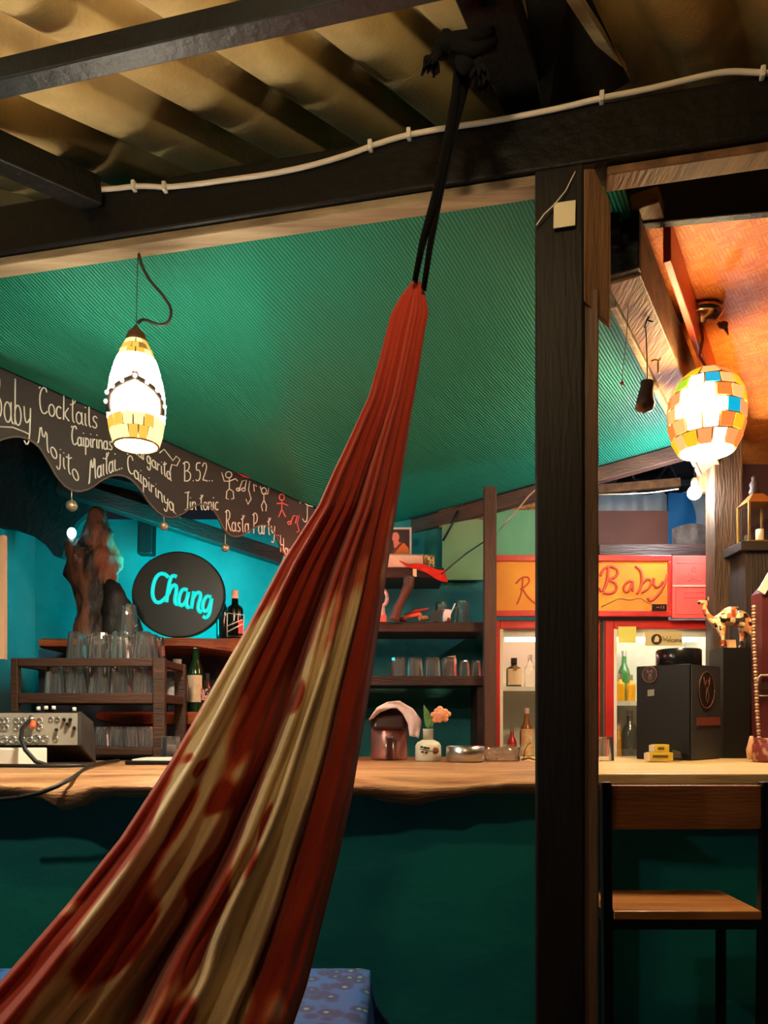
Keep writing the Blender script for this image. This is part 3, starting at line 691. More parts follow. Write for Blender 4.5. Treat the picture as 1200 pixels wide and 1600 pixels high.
for i,(z0,z1) in enumerate(zip(rows2,rows2[1:])):
    ns=14 if i<5 else 9
    for k in range(ns):
        a0=2*PI*(k+.065+.37*i)/ns; a1=2*PI*(k+.935+.37*i)/ns; am=((a0+a1)/2)
        dx=((am+1.97+PI)%(2*PI))-PI      # 0 = faces the camera
        cell=round(dx/(2*PI/ns)*2)/2
        c,s_,nmx=random.choice(pal)
        if (i in (2,3) and -.75<dx<.35) or (i in (2,3) and abs(dx)>1.9): c,s_,nmx=(1,.72,.34,1),80,'hot_tile'
        elif i in (1,4) and abs(dx+.1)<.25: c,s_,nmx=(1,.74,.42,1),6,'warm_tile'
        if (i==0 and -.42<dx<-.05) or (i==1 and .12<dx<.50) or (i==2 and .62<dx<1.02) or (i==4 and .10<dx<.5): c,s_,nmx=(.0,.42,.66,1),.6,'turquoise_tile'
        if (i==4 and -1.1<dx<-.55): c,s_,nmx=(.45,.80,.04,1),.5,'green_tile'
        if i==0 and -.02<dx<.42: c,s_,nmx=(1,.78,.45,1),1.2,'pale_tile'
        r0_,r1_=rprof(tab2,z0),rprof(tab2,z1)
        obj('glass_tile',tile(MB(),L2,r0_+.001,z0+.003,r1_+.001,z1-.003,a0,a1,.006),tile_mat(nmx,c,s_),l2)
obj('bottom_glow',MB().lathe([(0,-.002),(.07,-.002),(.081,0)],L2,28),tile_mat('bulb_opening_warm',(1,.72,.40,1),130),l2)
obj('top_cap',MB().lathe([(.06,.262),(.035,.274),(.012,.28),(0,.28)],L2,16),M['gold'],l2)
canp=P(1096,505,2.50); 
obj('ceiling_canopy',MB().lathe([(0,.0),(.012,.0),(.016,.012),(.05,.016),(.064,.024),(.067,.034),(.062,.044),(0,.05)],V((canp.x,canp.y,2.551-.05)),28),mat('chrome_brass',srgb(196,170,140),.18,1.0),l2)
obj('cord',MB().tube([V((canp.x,canp.y,2.50)),V((canp.x+.004,canp.y,2.45)),V((canp.x-.002,canp.y+.01,2.40)),L2+V((0,0,.278))],.005,7),mat('rusty_cord',srgb(150,90,56),.6),l2)
bw=MB().ball(P(1130,508,2.47),(.016,.014,.012),10,7).tube([P(1122,505,2.48),P(1134,512,2.47),P(1138,524,2.47)],[.006,.007,.001],6)
tag(obj('ribbon_bow',bw,mat('brown_ribbon',srgb(90,56,40),.7)),'small dark ribbon knot beside the lamp canopy on the woven ceiling','ribbon')

# things hanging from the rafter
h1=thing('hanging_pouch',P(1014,646,2.2),'small dark leather boxing-glove charm hanging from the rafter','charm')
gl=[(1012,597,.020),(1011,606,.019),(1009,616,.021),(1008,626,.025),(1010,635,.025),(1012,643,.014)]
obj('glove',MB().tube([P(u,v,2.2) for u,v,r in gl],[r for u,v,r in gl],12),mat('dark_leather',srgb(70,48,40),.5),h1)
obj('thumb',MB().ball(P(1001,636,2.19),(.016,.016,.014),10,8),mat('tan_leather',srgb(126,90,52),.5),h1)
obj('string',MB().tube([P(1012,597,2.2),P(1011,560,2.2),P(1009,510,2.2),P(1009,448,2.2)],.0018,5),M['cable_dark'],h1)
h2=thing('hanging_charm',P(973,606,2.15),'tiny red bead charm on a thin thread beside the dark post','charm')
obj('bead',MB().ball(P(972,598,2.15),.005,8,6),M['cloth_red'],h2)
obj('loop',MB().tube([P(973,600,2.15),P(976,604,2.15),P(974,609,2.15),P(971,604,2.15),P(973,600,2.15)],.0012,5),M['cable_white'],h2)
obj('thread',MB().tube([P(972,598,2.15),P(974,570,2.15),P(979,530,2.15),P(982,470,2.1)],.0011,5),M['cable_dark'],h2)
h3=thing('hanging_key',P(1029,585,2.3),'little brass key ornament on the rafter above the glove charm','ornament')
obj('shank',MB().tube([P(1029,583,2.28),P(1028,566,2.28)],.003,6),M['gold'],h3)
obj('bow',MB().tube([P(1018,564,2.28),P(1024,562,2.28),P(1030,564,2.28),P(1032,560,2.28)],.003,6),M['gold'],h3)
tag(obj('twig_hook',MB().tube([P(1007,512,2.19),P(1011,500,2.17),P(1017,490,2.16)],.003,5).tube([P(1011,500,2.17),P(1020,503,2.16)],.0025,5),M['rubber']),'small dark twig hook on the rafter side','hook')

# ------------------------------------------------------------------ back of the bar, left: turquoise-lit corner
# dark rounded panel, added to keep the unlit wall corner black
arcp=[(-260,560),(60,560),(250,770),(250,800),(150,790),(120,815),(104,845),(96,872),(84,868),(72,852),(50,836),(20,826),(-20,822),(-260,830)]
S(obj('trim_21',MB().prism([P(u,v,3.55) for u,v in arcp],(0,.04,0)),M['unlit_panel']))
S(obj('trim_22',MB().bar(P(90,758,3.45),P(440,872,3.75),.07,.07),M['dark_shelf'],bevel=.004))
S(obj('trim_23',MB().bar(P(160,745,3.4),P(460,818,3.8),.09,.03),M['black_wood'],bevel=.004))
S(obj('trim_24',MB().bar(P(231,770,3.66),P(229,868,3.66),.075,.06,(0,1,0)),M['black_wood'],bevel=.008))
# driftwood trunk
tr=MB()
def rough_tube(m,pts,n=22,amp=.25,seed=0,sub=5):
    path=[];rad=[]
    for (a,b) in zip(pts,pts[1:]):
        for k in range(sub):
            f=k/sub; path.append(P(*a[:3]).lerp(P(*b[:3]),f)); rad.append(a[3]+(b[3]-a[3])*f)
    path.append(P(*pts[-1][:3])); rad.append(pts[-1][3])
    st=len(m.v); m.tube(path,rad,n,True)
    for i,p in enumerate(path):
        for k in range(n):
            q=m.v[st+i*n+k]; dv=q-p
            w=1+amp*mnoise.noise(V((dv.x*30,dv.y*30,p.z*9+seed)))+amp*.5*mnoise.noise(V((dv.x*70,dv.y*70,p.z*22+seed)))
            m.v[st+i*n+k]=p+dv*w
DW=3.33
drw=thing('driftwood_trunk',P(150,1000,DW),'gnarled brown driftwood trunk standing left of the round turquoise sign','driftwood')
rough_tube(tr,[(150,1010,DW,.095),(152,960,DW,.085),(148,930,DW,.085),(146,890,DW,.105),(148,865,DW,.105),(151,845,DW,.075),(152,815,DW,.045),(151,799,DW,.036),(150,792,DW,.012)],24,.35,1)
obj('main_trunk',tr,M['drift'],drw)
tr=MB(); rough_tube(tr,[(132,885,DW-.03,.055),(118,862,DW-.04,.046),(111,848,DW-.04,.030),(108,840,DW-.04,.010)],18,.3,4); obj('side_limb',tr,M['drift'],drw)
tr=MB(); rough_tube(tr,[(186,1000,DW-.08,.075),(186,970,DW-.08,.068),(180,940,DW-.08,.05),(173,915,DW-.08,.035),(171,906,DW-.08,.012)],18,.45,9); obj('dark_stump',tr,mat('charred_wood',srgb(46,38,36),.6,0,srgb(22,20,20),8,(1,1,.6),.8,14),drw)
lb=MB().ball(P(112,833,3.27),(.020,.015,.024),10,7)
led=thing('night_light',P(112,842,3.27),'small bright blue-white light at the top of the driftwood','light')
obj('bulb',lb,emit('blue_white_led',(.35,.9,1,1),5),led)
# round backlit sign
SD=3.34
sc=P(278,929,SD); SR=73/1200*SD
sg=thing('beer_sign',V((sc.x,SD,sc.z-SR)),'round black backlit sign with glowing turquoise script lettering','sign')
def disc(c,rx,rz,y0,y1,n=56): return MB().prism([V((c.x+rx*math.cos(2*PI*k/n),y0,c.z+rz*math.sin(2*PI*k/n))) for k in range(n)],(0,y1-y0,0))
obj('disc',disc(sc,SR,SR*.93,SD,SD+.035),mat('black_gloss_disc',srgb(16,22,20),.35,0,srgb(22,30,26),3),sg,bevel=.006)
cy=(0,.80,.85,1)
ring=[V((sc.x+SR*.80*math.cos(2*PI*k/40),SD+.052,sc.z+SR*.74*math.sin(2*PI*k/40))) for k in range(9,30)]
obj('led_strip',MB().tube(ring,.013,8),emit('turquoise_led',cy,170),sg)
# lettering: bold script
def letters_bold(pl,r): return MB().tube(pl,r,8,True,True,.5,(0,1,0))
CH={'C':[[(263,902),(258,897),(250,896),(243,903),(239,916),(238,930),(242,940),(249,942),(256,937),(262,930)]],
'h':[[(276,901),(270,899),(266,904),(262,925),(260,941)],[(262,930),(268,916),(275,913),(276,922),(273,936),(274,944),(279,944)]],
'a':[[(293,922),(286,920),(281,928),(279,940),(282,947),(288,944),(293,934),(295,922),(291,940),(292,949),(296,949)]],
'n':[[(303,924),(299,951)],[(301,936),(306,927),(312,925),(314,931),(309,948),(311,956),(315,956)]],
'g':[[(330,933),(323,931),(318,939),(316,950),(319,956),(325,953),(329,943),(331,932),(329,948),(327,960),(322,966),(317,963)]]}
lm=emit('turquoise_letter',(0,.72,.68,1),.55)
for ch,ls in CH.items():
    m=MB()
    for l in ls: m.tube([P(u,v,SD-.004) for u,v in smooth_line(l,1)],.0084,8,True,True,.6,(0,1,0))
    obj('script_letter',m,lm,sg)
# wooden slab shelves at the left
def slab_shelf(name,pts_top,d,dep,th_px,m,label,amp=5):
    us=[p[0] for p in pts_top]
    mb=MB(); n=30; vs_=[]
    for i in range(n+1):
        u=us[0]+(us[-1]-us[0])*i/n; v=lerp_tab(pts_top,u); th=lerp_tab(th_px,u)
        a=P(u,v,d); w=.012*math.sin(i*.7)
        zt=P(0,pts_top[0][1],d).z; zb=P(u,v+th,d).z
        vs_+= [V((a.x,d+dep,zt)),V((a.x,d+.03+w,zt)),V((a.x,d+w,zt-.012)),V((a.x,d+w,zb+.008)),V((a.x,d+.03+w,zb)),V((a.x,d+dep,zb))]
    fs=[(i*6+j,i*6+(j+1)%6,(i+1)*6+(j+1)%6,(i+1)*6+j) for i in range(n) for j in range(6)]+[tuple(range(5,-1,-1)),tuple(n*6+j for j in range(6))]
    o=obj(name,mb.add(vs_,fs,False),m); tag(o,label,'shelf'); return o
slab_shelf('slab_shelf',[(60,996),(470,996)],3.24,.45,[(60,16),(300,16),(345,22),(380,28),(470,30)],M['orange_wood'],'orange wooden slab shelf under the round turquoise sign')
slab_shelf('slab_shelf',[(150,1112),(470,1112)],3.11,.30,[(150,14),(180,22),(300,22),(330,20),(470,22)],M['orange_wood'],'lower orange wooden slab shelf behind the glass rack')
S(obj('wall_niche',MB().pbox(60,1014,480,1300,3.62,.03),mat('slate_wall',srgb(70,70,84),.7,0,srgb(52,52,62),4)))

# ------------------------------------------------------------------ bottles and glasses
def bottle(name,label,u,vb,vt,d,wpx,kind,glassm,capm,labelm=None,lab=(.15,.55),neck=None,group=None):
    H=(vb-vt)/1200*d; R=wpx/2/1200*d; base=P(u,vb,d)
    if vb==1112: base.z=P(0,1112,3.11).z+.0005
    if vb==996: base.z=P(0,996,3.24).z+.0005
    t=thing(name,base,label,'bottle',group)
    if kind=='square': prof=[(0,0),(R*.96,0),(R,.02*H),(R,.60*H),(R*.9,.66*H),(R*.42,.72*H),(R*.38,.88*H)]
    elif kind=='wine': prof=[(0,0),(R*.95,0),(R,.02*H),(R,.52*H),(R*.85,.62*H),(R*.42,.74*H),(R*.36,.93*H)]
    else: prof=[(0,0),(R*.92,0),(R,.03*H),(R,.48*H),(R*.8,.6*H),(R*.4,.72*H),(R*.36,.9*H)]
    n=8 if kind=='square' else 18
    obj('body',MB().lathe(prof+[(prof[-1][0],prof[-1][1]),(0,prof[-1][1])],base,n,True),glassm,t)
    z=prof[-1][1]; r=prof[-1][0]*1.08
    obj('cap',MB().lathe([(0,z-.01),(r,z-.01),(r,H),(0,H)],base,14,False),capm,t)
    if labelm:
        a=-PI/2
        m=MB(); nn=8; vs_=[]
        for rr in (1.02,1.045):
            for zz in lab:
                for k in range(nn+1):
                    an=a-1.0+2.0*k/nn; vs_.append(base+V((R*rr*math.cos(an),R*rr*math.sin(an),zz*H)))
        w=nn+1; fs=[(k,k+1,w+k+1,w+k) for k in range(nn)]+[(2*w+k,3*w+k,3*w+k+1,2*w+k+1) for k in range(nn)]+[(k,2*w+k,2*w+k+1,k+1) for k in range(nn)]+[(w+k,w+k+1,3*w+k+1,3*w+k) for k in range(nn)]
        obj('label_paper',m.add(vs_,fs,False),labelm,t)
    return t
G_dark=mat('dark_bottle_glass',srgb(14,16,14),.12); G_green=mat('green_bottle_glass',srgb(20,52,28),.1); G_blue=glass('pale_blue_glass',(.55,.75,.9,1)); G_brown=mat('brown_bottle_glass',srgb(58,32,16),.12)
C_white=mat('white_cap',srgb(230,190,170),.5); C_black=mat('black_cap',srgb(20,18,18),.4); C_silver=mat('silver_cap',srgb(190,180,170),.3,.7)
L_cream=mat('cream_label',srgb(226,204,172),.7,0,srgb(206,176,140),30); L_white=mat('white_label',srgb(226,220,214),.7,0,srgb(196,186,190),40); L_pink=mat('patterned_label',srgb(230,170,160),.6,0,srgb(30,26,26),60,contrast=(.48,.52))
bo=bottle('liquor_bottle','black square bottle with white line drawing label on the orange slab shelf',367,996,918,3.36,26,'square',G_dark,C_white,None)
fr=[(355,958),(381,961),(380,994),(355,994),(355,958)]
w_=mat('white_print',srgb(226,232,222),.6); rd_=mat('red_print',srgb(224,70,72),.6)
yb=3.36-13/1200*3.36*1.06
obj('label_outline',MB().tube([P(u,v,yb) for u,v in fr],.0022,5),w_,bo)
obj('label_diagonal',MB().tube([P(356,978,yb),P(379,968,yb)],.003,5),w_,bo); obj('label_diagonal',MB().tube([P(356,987,yb),P(379,975,yb)],.003,5),w_,bo)
obj('label_red_patch',MB().obox(P(376,980,yb),(.010,0,0),(0,.001,0),(0,0,.028)),rd_,bo)
bottle('liquor_bottle','pale-capped bottle half hidden behind the right rim of the round sign',347,996,905,3.50,18,'wine',G_dark,C_white)
bottle('gin_bottle','pale blue square bottle with white label beside the glass rack',277,1112,1030,3.19,34,'square',G_blue,C_silver,L_white,(.18,.58))
bottle('wine_bottle','tall dark green bottle with cream label on the lower slab shelf',306,1112,1002,3.27,26,'wine',G_green,C_silver,L_cream,(.14,.52))
bottle('liquor_bottle','short dark brown bottle right of the tall green bottle',324,1112,1052,3.19,20,'round',G_brown,C_black,L_pink,(.3,.6))
bottle('liquor_bottle','small amber bottle left of the pale blue square bottle',257,1112,1058,3.26,17,'round',G_brown,mat('gold_cap',srgb(200,160,80),.3,.7),L_cream,(.2,.5))

def make_glass(name,H,R,r,n=16,flute=.0):
    t=.0024; m=MB()
    prof=[(0,H),(r*.97,H),(r,H-.003),(r+(R-r)*.35,H*.66),(r+(R-r)*.7,H*.3),(R,0.0),(R-t,0),(r-t+(R-r)*.6,H*.4),(r-t,H-.009),(0,H-.010)]   # stands upside down
    m.lathe(prof,(0,0,0),n,False)
    if flute:
        m.v=[V((p.x*(1+flute*math.cos(8*math.atan2(p.y,p.x))),p.y*(1+flute*math.cos(8*math.atan2(p.y,p.x))),p.z)) for p in m.v]
    me=bpy.data.meshes.new(name); me.from_pydata([tuple(p) for p in m.v],[],m.f); me.polygons.foreach_set('use_smooth',m.sm); me.materials.append(M['glass']); me.update()
    return me
g_big=make_glass('tumbler',.113,.0385,.029,12,0); g_small=make_glass('shot_glass',.074,.026,.021,10,.0); g_mid=make_glass('rocks_glass',.088,.038,.033,12,0)
def put_glass(me,loc,label,group,up=False,name='drinking_glass'):
    o=bpy.data.objects.new(name,me); COL.objects.link(o); o.location=loc; o.rotation_euler=(0,0,random.random()*6)
    if up: o.rotation_euler=(PI,0,random.random()*6); 
    tag(o,label,'glass',group); return o
# rack on the counter
ORD=['first','second','third','fourth','fifth','sixth','seventh','eighth']; ROW=['front','middle','back']
RK=2.75; GS=RK/2.40
ru=lambda u: P(u,0,RK).x
rv=lambda v: P(0,v,RK).z
ZC=1.0665
rk=thing('glass_rack',(ru(138),RK+.2,ZC),'dark brown wooden rack of drinking glasses standing on the counter','rack')
x0,x1=ru(16),ru(257); dp=.31
def rb(nm,a,b): return obj(nm,MB().box(a,b),M['rack_wood'],rk,bevel=.003)
for yy in (RK,RK+dp-.03):
    rb('upright',(x0,yy,ZC),(x0+.026,yy+.03,rv(1028)))
    rb('upright',(x1-.042,yy,ZC),(x1,yy+.03,rv(1028)))
    rb('top_rail',(x0+.027,yy+.002,rv(1041)),(x1-.043,yy+.028,rv(1028)))
    rb('shelf_rail',(x0+.027,yy+.002,rv(1099)),(x1-.043,yy+.028,rv(1083)))
    rb('bottom_rail',(x0+.027,yy+.002,rv(1180)),(x1-.043,yy+.028,rv(1168)))
for xx in (x0+.002,x1-.03):
    rb('side_rail',(xx,RK+.031,rv(1098)),(xx+.024,RK+dp-.031,rv(1084)))
    rb('side_rail',(xx,RK+.031,rv(1041)),(xx+.024,RK+dp-.031,rv(1029)))
    rb('side_rail',(xx,RK+.031,rv(1180)),(xx+.024,RK+dp-.031,rv(1168)))
zsh=rv(1083); zlo=rv(1168)
rb('shelf_board',(x0+.027,RK+.029,zsh-.012),(x1-.031,RK+dp-.031,zsh-.001))
rb('shelf_board',(x0+.027,RK+.029,zlo-.012),(x1-.031,RK+dp-.031,zlo-.001))
cnt=0
for r_ in range(3):
    yy=RK+.072+.081*r_
    for k in range(6):
        xx=ru(72)+.081*k
        if xx>x1-.07: continue
        put_glass(g_big,(xx,yy,zsh),'upturned tumbler, %s from the left in the %s row of the lower rack layer'%(ORD[k],ROW[r_]),'tumblers, lower layer on the rack')
for r_ in range(3):
    yy=RK+.072+.081*r_
    for k in range(1,6):
        xx=ru(72)+.081*k
        if xx>x1-.07 : continue
        put_glass(g_big,(xx,yy,zsh+.1135),'upturned tumbler, %s from left in the %s row of the upper rack layer'%(ORD[k-1],ROW[r_]),'tumblers, upper layer on the rack')
for r_ in range(3):
    for k in range(8):
        xx=ru(92)+.056*k-.04
        if xx>x1-.075: continue
        put_glass(g_small,(xx,RK+.066+.066*r_,zlo),'upturned small glass, %s from the left in the %s row on the bottom rack shelf'%(ORD[k],ROW[r_]),'small glasses at the bottom of the rack')
for k,(u,d) in enumerate([(268,2.68),(306,2.68)]):
    put_glass(g_mid,(P(u,0,d).x,d,ZC+.0005),['small clear tumbler on the counter touching the right upright of the rack','small clear tumbler on the counter between the rack and the hammock'][k],'tumblers right of the rack')
put_glass(g_big,(ru(72)+.081*3,RK+.072+.081,zsh+.227),'single clear tumbler at the very top of the glass pile','tumbler on top')

# ------------------------------------------------------------------ mixer, box, cables, folder
mx=thing('audio_mixer',(-1.08,2.2,ZC),'grey audio mixer propped on its side with a row of sockets on the counter','mixer')
MD=2.45
pf=[(-200,1113),(122,1113),(142,1160),(148,1166),(-200,1166)]
obj('body',MB().hexa([P(-220,1165,MD),P(122,1165,MD),P(146,1191.5,MD+.13),P(-220,1191.5,MD+.13),P(-220,1112,MD),P(122,1112,MD),P(142,1128,MD+.13),P(-220,1128,MD+.13)]),M['black_plastic'],mx,bevel=.003)
obj('socket_panel',MB().pbox(-220,1114,121,1164,MD-.004,.003),M['panel_grey'],mx)
obj('side_cheek',MB().hexa([P(122,1164,MD-.004),P(127,1164,MD-.004),P(150,1191.5,MD+.13),P(146.5,1191.5,MD+.13),P(122,1112,MD-.004),P(127,1112,MD-.004),P(146,1128,MD+.13),P(142,1128,MD+.13)]),mat('scuffed_cheek',srgb(84,82,78),.5,.3,srgb(52,50,48),9),mx)
def ringm(u,v,r,d): 
    c=P(u,v,d); k=r/1200*d
    m=MB(); n=14
    pts=[V((c.x+k*math.cos(2*PI*i/n),d,c.z+k*math.sin(2*PI*i/n))) for i in range(n+1)]
    return m.tube(pts,k*.35,6)
for (u,v,r) in [(2,1126,4),(9,1126,4),(26,1126,4),(36,1126,4),(62,1126,4),(2,1137,4),(9,1137,4),(26,1137,4),(36,1136,4),(62,1136,4),(6,1156,5.5),(20,1156,5.5),(34,1156,5),(46,1156,5),(58,1155,5),(70,1155,5),(87,1155,3.5),(80,1124,3.4),(90,1124,3.4)]:
    obj('socket',ringm(u,v,r,MD-.006),M['metal'],mx)
for (u,v) in [(100,1124),(110,1124),(105,1131),(116,1137),(88,1140)]:
    obj('knob',MB().tube([P(u,v,MD-.004),P(u,v,MD-.02)],.0055,10),M['black_plastic'],mx)
for (u,v) in [(60,1108),(72,1107),(84,1107),(116,1109)]:
    obj('top_knob',MB().lathe([(0,-.004),(.007,-.004),(.006,.008),(0,.009)],P(u,v,MD+.05),10),M['white_plastic'],mx)
obj('plug',MB().tube([P(50,1126,MD-.006),P(52,1130,MD-.03),P(51,1136,MD-.045)],.0085,9),mat('orange_plug',srgb(224,96,48),.5),mx)
obj('plug',MB().tube([P(48,1122,MD-.006),P(50,1124,MD-.03)],.009,9),M['metal'],mx)
wb=MB().hexa([P(-200,1198.5,2.33),P(28,1198.5,2.33),P(74,1196,2.42),P(-200,1196,2.42),P(-200,1170,2.33),P(28,1170,2.33),P(74,1168,2.42),P(-200,1168,2.42)])
tag(obj('adapter_box',wb,M['white_plastic'],bevel=.003),'white plastic box on the counter under the audio mixer','box')
cb_=lambda pts,r: MB().tube([P(*p) for p in pts],r,7)
cz=lambda u,d: (u,HY+(CAMZ-1.0745)/d*1200,d)
tag(obj('audio_cable',cb_([(44,1128,2.42),(34,1140,2.36),(33,1155,2.31),(40,1172,2.29),(56,1190,2.285),cz(76,2.28),cz(104,2.30),cz(128,2.34)],.0068),M['rubber']),'black audio cable curving down from the mixer sockets in front of the white box','cable')
tag(obj('audio_cable',cb_([cz(-60,2.30),cz(0,2.262),cz(60,2.252),cz(110,2.265),cz(142,2.30),cz(165,2.45),cz(185,2.58)],.006),M['rubber']),'black cable lying along the counter from the left edge to the folder','cable')
tag(obj('audio_cable',cb_([cz(146,2.27),cz(138,2.22),(126,1207,2.10),(112,1216,1.985),(90,1228,1.94),(62,1239,1.925),(30,1246,1.925),(0,1249,1.93),(-40,1250,1.93)],.006),M['rubber']),'black cable trailing over the front edge of the counter at the left','cable')
fo=thing('menu_folder',P(240,1190,2.5),'black folder with white sheets lying on the counter beside the hammock','folder')
zf=1.0675
def flat(a,b): return MB().box(a,b)
xa=P(195,0,2.46).x; xb=P(330,0,2.46).x
obj('cover',flat((xa,2.46,zf),(xb,2.63,zf+.012)),M['black_plastic'],fo,bevel=.002)
obj('white_sheet',flat((xa+.02,2.47,zf+.0125),(xb,2.62,zf+.017)),M['white_plastic'],fo)
ps=MB().add([V((P(150,0,2.03).x,2.03,1.0850)),V((P(300,0,2.03).x,2.03,1.0850)),V((P(300,0,2.11).x,2.115,1.0850)),V((P(152,0,2.11).x,2.115,1.0850))],[(0,1,2,3)])
# pink board at the far left edge
tag(obj('leaning_board',MB().pbox(-120,836,7,1030,2.75,.02),mat('pink_beige_board',srgb(220,176,140),.7)),'pale pink-beige board at the left edge of the picture','board')

# ------------------------------------------------------------------ dark shelves in the middle
SH=3.50
sh_=thing('wall_shelf',(P(640,0,SH).x,SH,1.2),'dark wooden shelf unit against the back wall right of the hammock','shelf')
shelf_mat=M['dark_shelf']
ux0,ux1=P(440,0,SH).x,P(757,0,SH).x
zt1=P(0,887,SH).z; zt2=P(0,972,SH).z; zt3=P(0,1056,SH).z
obj('shelf_board',MB().box((ux0,SH,zt1-.045),(P(694,0,SH).x,SH+.30,zt1)),shelf_mat,sh_,bevel=.004)
obj('shelf_board',MB().box((ux0,SH,zt2-.045),(ux1,SH+.30,zt2)),shelf_mat,sh_,bevel=.004)
obj('shelf_board',MB().box((ux0,SH,zt3-.045),(ux1,SH+.30,zt3)),shelf_mat,sh_,bevel=.004)
obj('side_panel',MB().box((ux0,SH+.02,.2),(ux0+.03,SH+.30,zt1-.046)),shelf_mat,sh_)
obj('side_panel',MB().box((ux1-.03,SH+.02,.2),(ux1,SH+.30,zt3-.046)),shelf_mat,sh_)
m=MB(); rough_tube(m,[(640,900,SH-.03,.022),(638,915,SH-.03,.022),(630,932,SH-.035,.020),(622,948,SH-.03,.020),(616,970,SH-.02,.024)],12,.3,3)
obj('twisted_bracket',m,wood('bracket_wood',srgb(110,62,48),srgb(70,40,32),.5,'z',3),sh_)
obj('stay_rope',MB().tube([P(690,897,SH-.02),P(727,866,SH+.1),P(757,846,SH+.22)],.004,6),M['cable_dark'],sh_)
tag(obj('guy_line',MB().tube([P(776,832,3.55),P(806,800,3.35),P(826,775,3.2),P(846,757,3.05)],.0035,6),M['cable_white']),'thin pale cord running diagonally behind the dark post','cord')
tag(obj('dark_cord',MB().tube([P(692,845,3.86),P(705,822,3.85),P(716,798,3.84)],.006,6),M['rubber']),'short dark cord across the corner of the pale green board','cord')
# framed picture of a monk
fp=thing('framed_picture',P(615,886,SH+.2),'framed picture of a bald monk in orange robes on the top shelf','picture')
fd=SH+.16
obj('backing',MB().pbox(560,827,640,886,fd,.012),mat('picture_ground',srgb(58,34,40),.5),fp)
fm=mat('pale_frame',srgb(206,196,190),.5)
obj('frame_bar',MB().pbox(560,824,643,827,fd-.004,.02),fm,fp); obj('frame_bar',MB().pbox(640,827,643,886,fd-.004,.02),fm,fp)
skin=mat('printed_skin',srgb(226,132,116),.6); robe=mat('printed_robe',srgb(232,110,44),.6); sash=mat('printed_sash',srgb(120,52,36),.6)
def pp(poly,d,th): return MB().prism([P(u,v,d) for u,v in poly],(0,th,0))
obj('printed_head',pp(arc(618,839,6,7.5,0,360,16)[:-1]+[],fd-.002,.0015),skin,fp)
obj('printed_neck',pp([(614,842),(621,842),(625,850),(622,858),(616,856)],fd-.0015,.001),skin,fp)
obj('printed_robe',pp([(624,847),(632,849),(638,856),(640,866),(639,886),(600,886),(606,872),(614,862),(620,853)],fd-.003,.0015),robe,fp)
obj('printed_sash',pp([(626,848),(630,848),(616,864),(606,874),(603,874),(614,860)],fd-.005,.0015),sash,fp)
# wrapped parcel with red cloth
pb=thing('wrapped_parcel',P(645,886,SH+.06),'white wrapped parcel with an ornate gold end lying on the top shelf','parcel')
obj('wrap',MB().hexa([P(600,887,SH+.03),P(662,887,SH+.03),P(664,887,SH+.15),P(602,887,SH+.15),P(604,866,SH+.03),P(662,868,SH+.03),P(664,866,SH+.15),P(606,865,SH+.15)]),mat('cream_wrap',srgb(236,206,190),.7,0,srgb(214,176,160),10),pb,bevel=.008)
obj('ornate_end',MB().hexa([P(663,887,SH+.025),P(679,888,SH+.025),P(679,887,SH+.15),P(664.5,887,SH+.15),P(663,868,SH+.025),P(679,870,SH+.025),P(679,868,SH+.15),P(664.5,866,SH+.15)]),mat('gold_print',srgb(214,190,130),.5,0,srgb(96,72,40),45,contrast=(.45,.55)),pb,bevel=.002)
def cloth(s,t):
    u=624+70*s+6*t; v=876+14*s+ (22-12*abs(s-.7))*t*(.35+.65*s) + 2*math.sin(9*s)
    return P(u,v,SH-.012+.012*math.sin(14*s+3*t)*t)
tag(obj('red_cloth',MB().grid(cloth,24,8),M['cloth_red'],solid=.004),'red cloth draped over the front edge of the top shelf','cloth')
tag(obj('white_tag',MB().pbox(645,889,651,901,SH-.034,.002),M['paper']),'small white tag hanging below the red cloth','tag')
# things on the second shelf
tc_=thing('toy_car',P(640,971,SH+.06),'small red plastic toy lying on the second shelf','toy')
obj('body',MB().hexa([P(626,969,SH+.05),P(658,962,SH+.05),P(660,962,SH+.12),P(628,969,SH+.12),P(628,962,SH+.05),P(656,956,SH+.05),P(658,956,SH+.12),P(630,962,SH+.12)]),mat('orange_red_plastic',srgb(232,84,52),.4),tc_,bevel=.006)
obj('arm',MB().tube([P(632,962,SH+.06),P(648,955,SH+.06),P(670,951,SH+.06)],[.008,.009,.006],8),mat('dark_red_plastic',srgb(150,40,36),.4),tc_)
obj('foot',MB().ball(P(630,968,SH+.06),(.02,.02,.012),10,6),mat('dark_red_plastic2',srgb(150,40,36),.4),tc_)
put_o=lambda nm,mb,mm,lb,ct: tag(obj(nm,mb,mm),lb,ct)
put_o('camera_gadget',MB().hexa([P(672,971,SH+.05),P(690,971,SH+.05),P(690,971,SH+.12),P(672,971,SH+.12),P(674,955,SH+.05),P(687,953,SH+.05),P(687,953,SH+.12),P(674,955,SH+.12)]),M['slate'],'dark grey gadget beside the printed paper cup','gadget')
put_o('shell_ornament',MB().ball(P(664,966,SH+.07),(.024,.02,.013),12,7).ball(P(656,964,SH+.07),(.012,.012,.02),8,6),mat('shell',srgb(200,160,120),.5,0,srgb(130,90,60),20),'small beige shell ornament left of the dark gadget','ornament')
cu=thing('paper_cup',P(698,971,SH+.05),'white paper cup with red print and a straw on the second shelf','cup')
obj('cup',MB().lathe([(0,0),(.017,0),(.021,.055),(.019,.055),(.016,.003),(0,.003)],P(698,971.5,SH+.05),16),mat('printed_cup',srgb(240,214,208),.6,0,srgb(190,50,56),40,contrast=(.52,.56)),cu)
obj('straw',MB().tube([P(700,968,SH+.05),P(711,943,SH+.05)],.003,6),M['white_plastic'],cu)
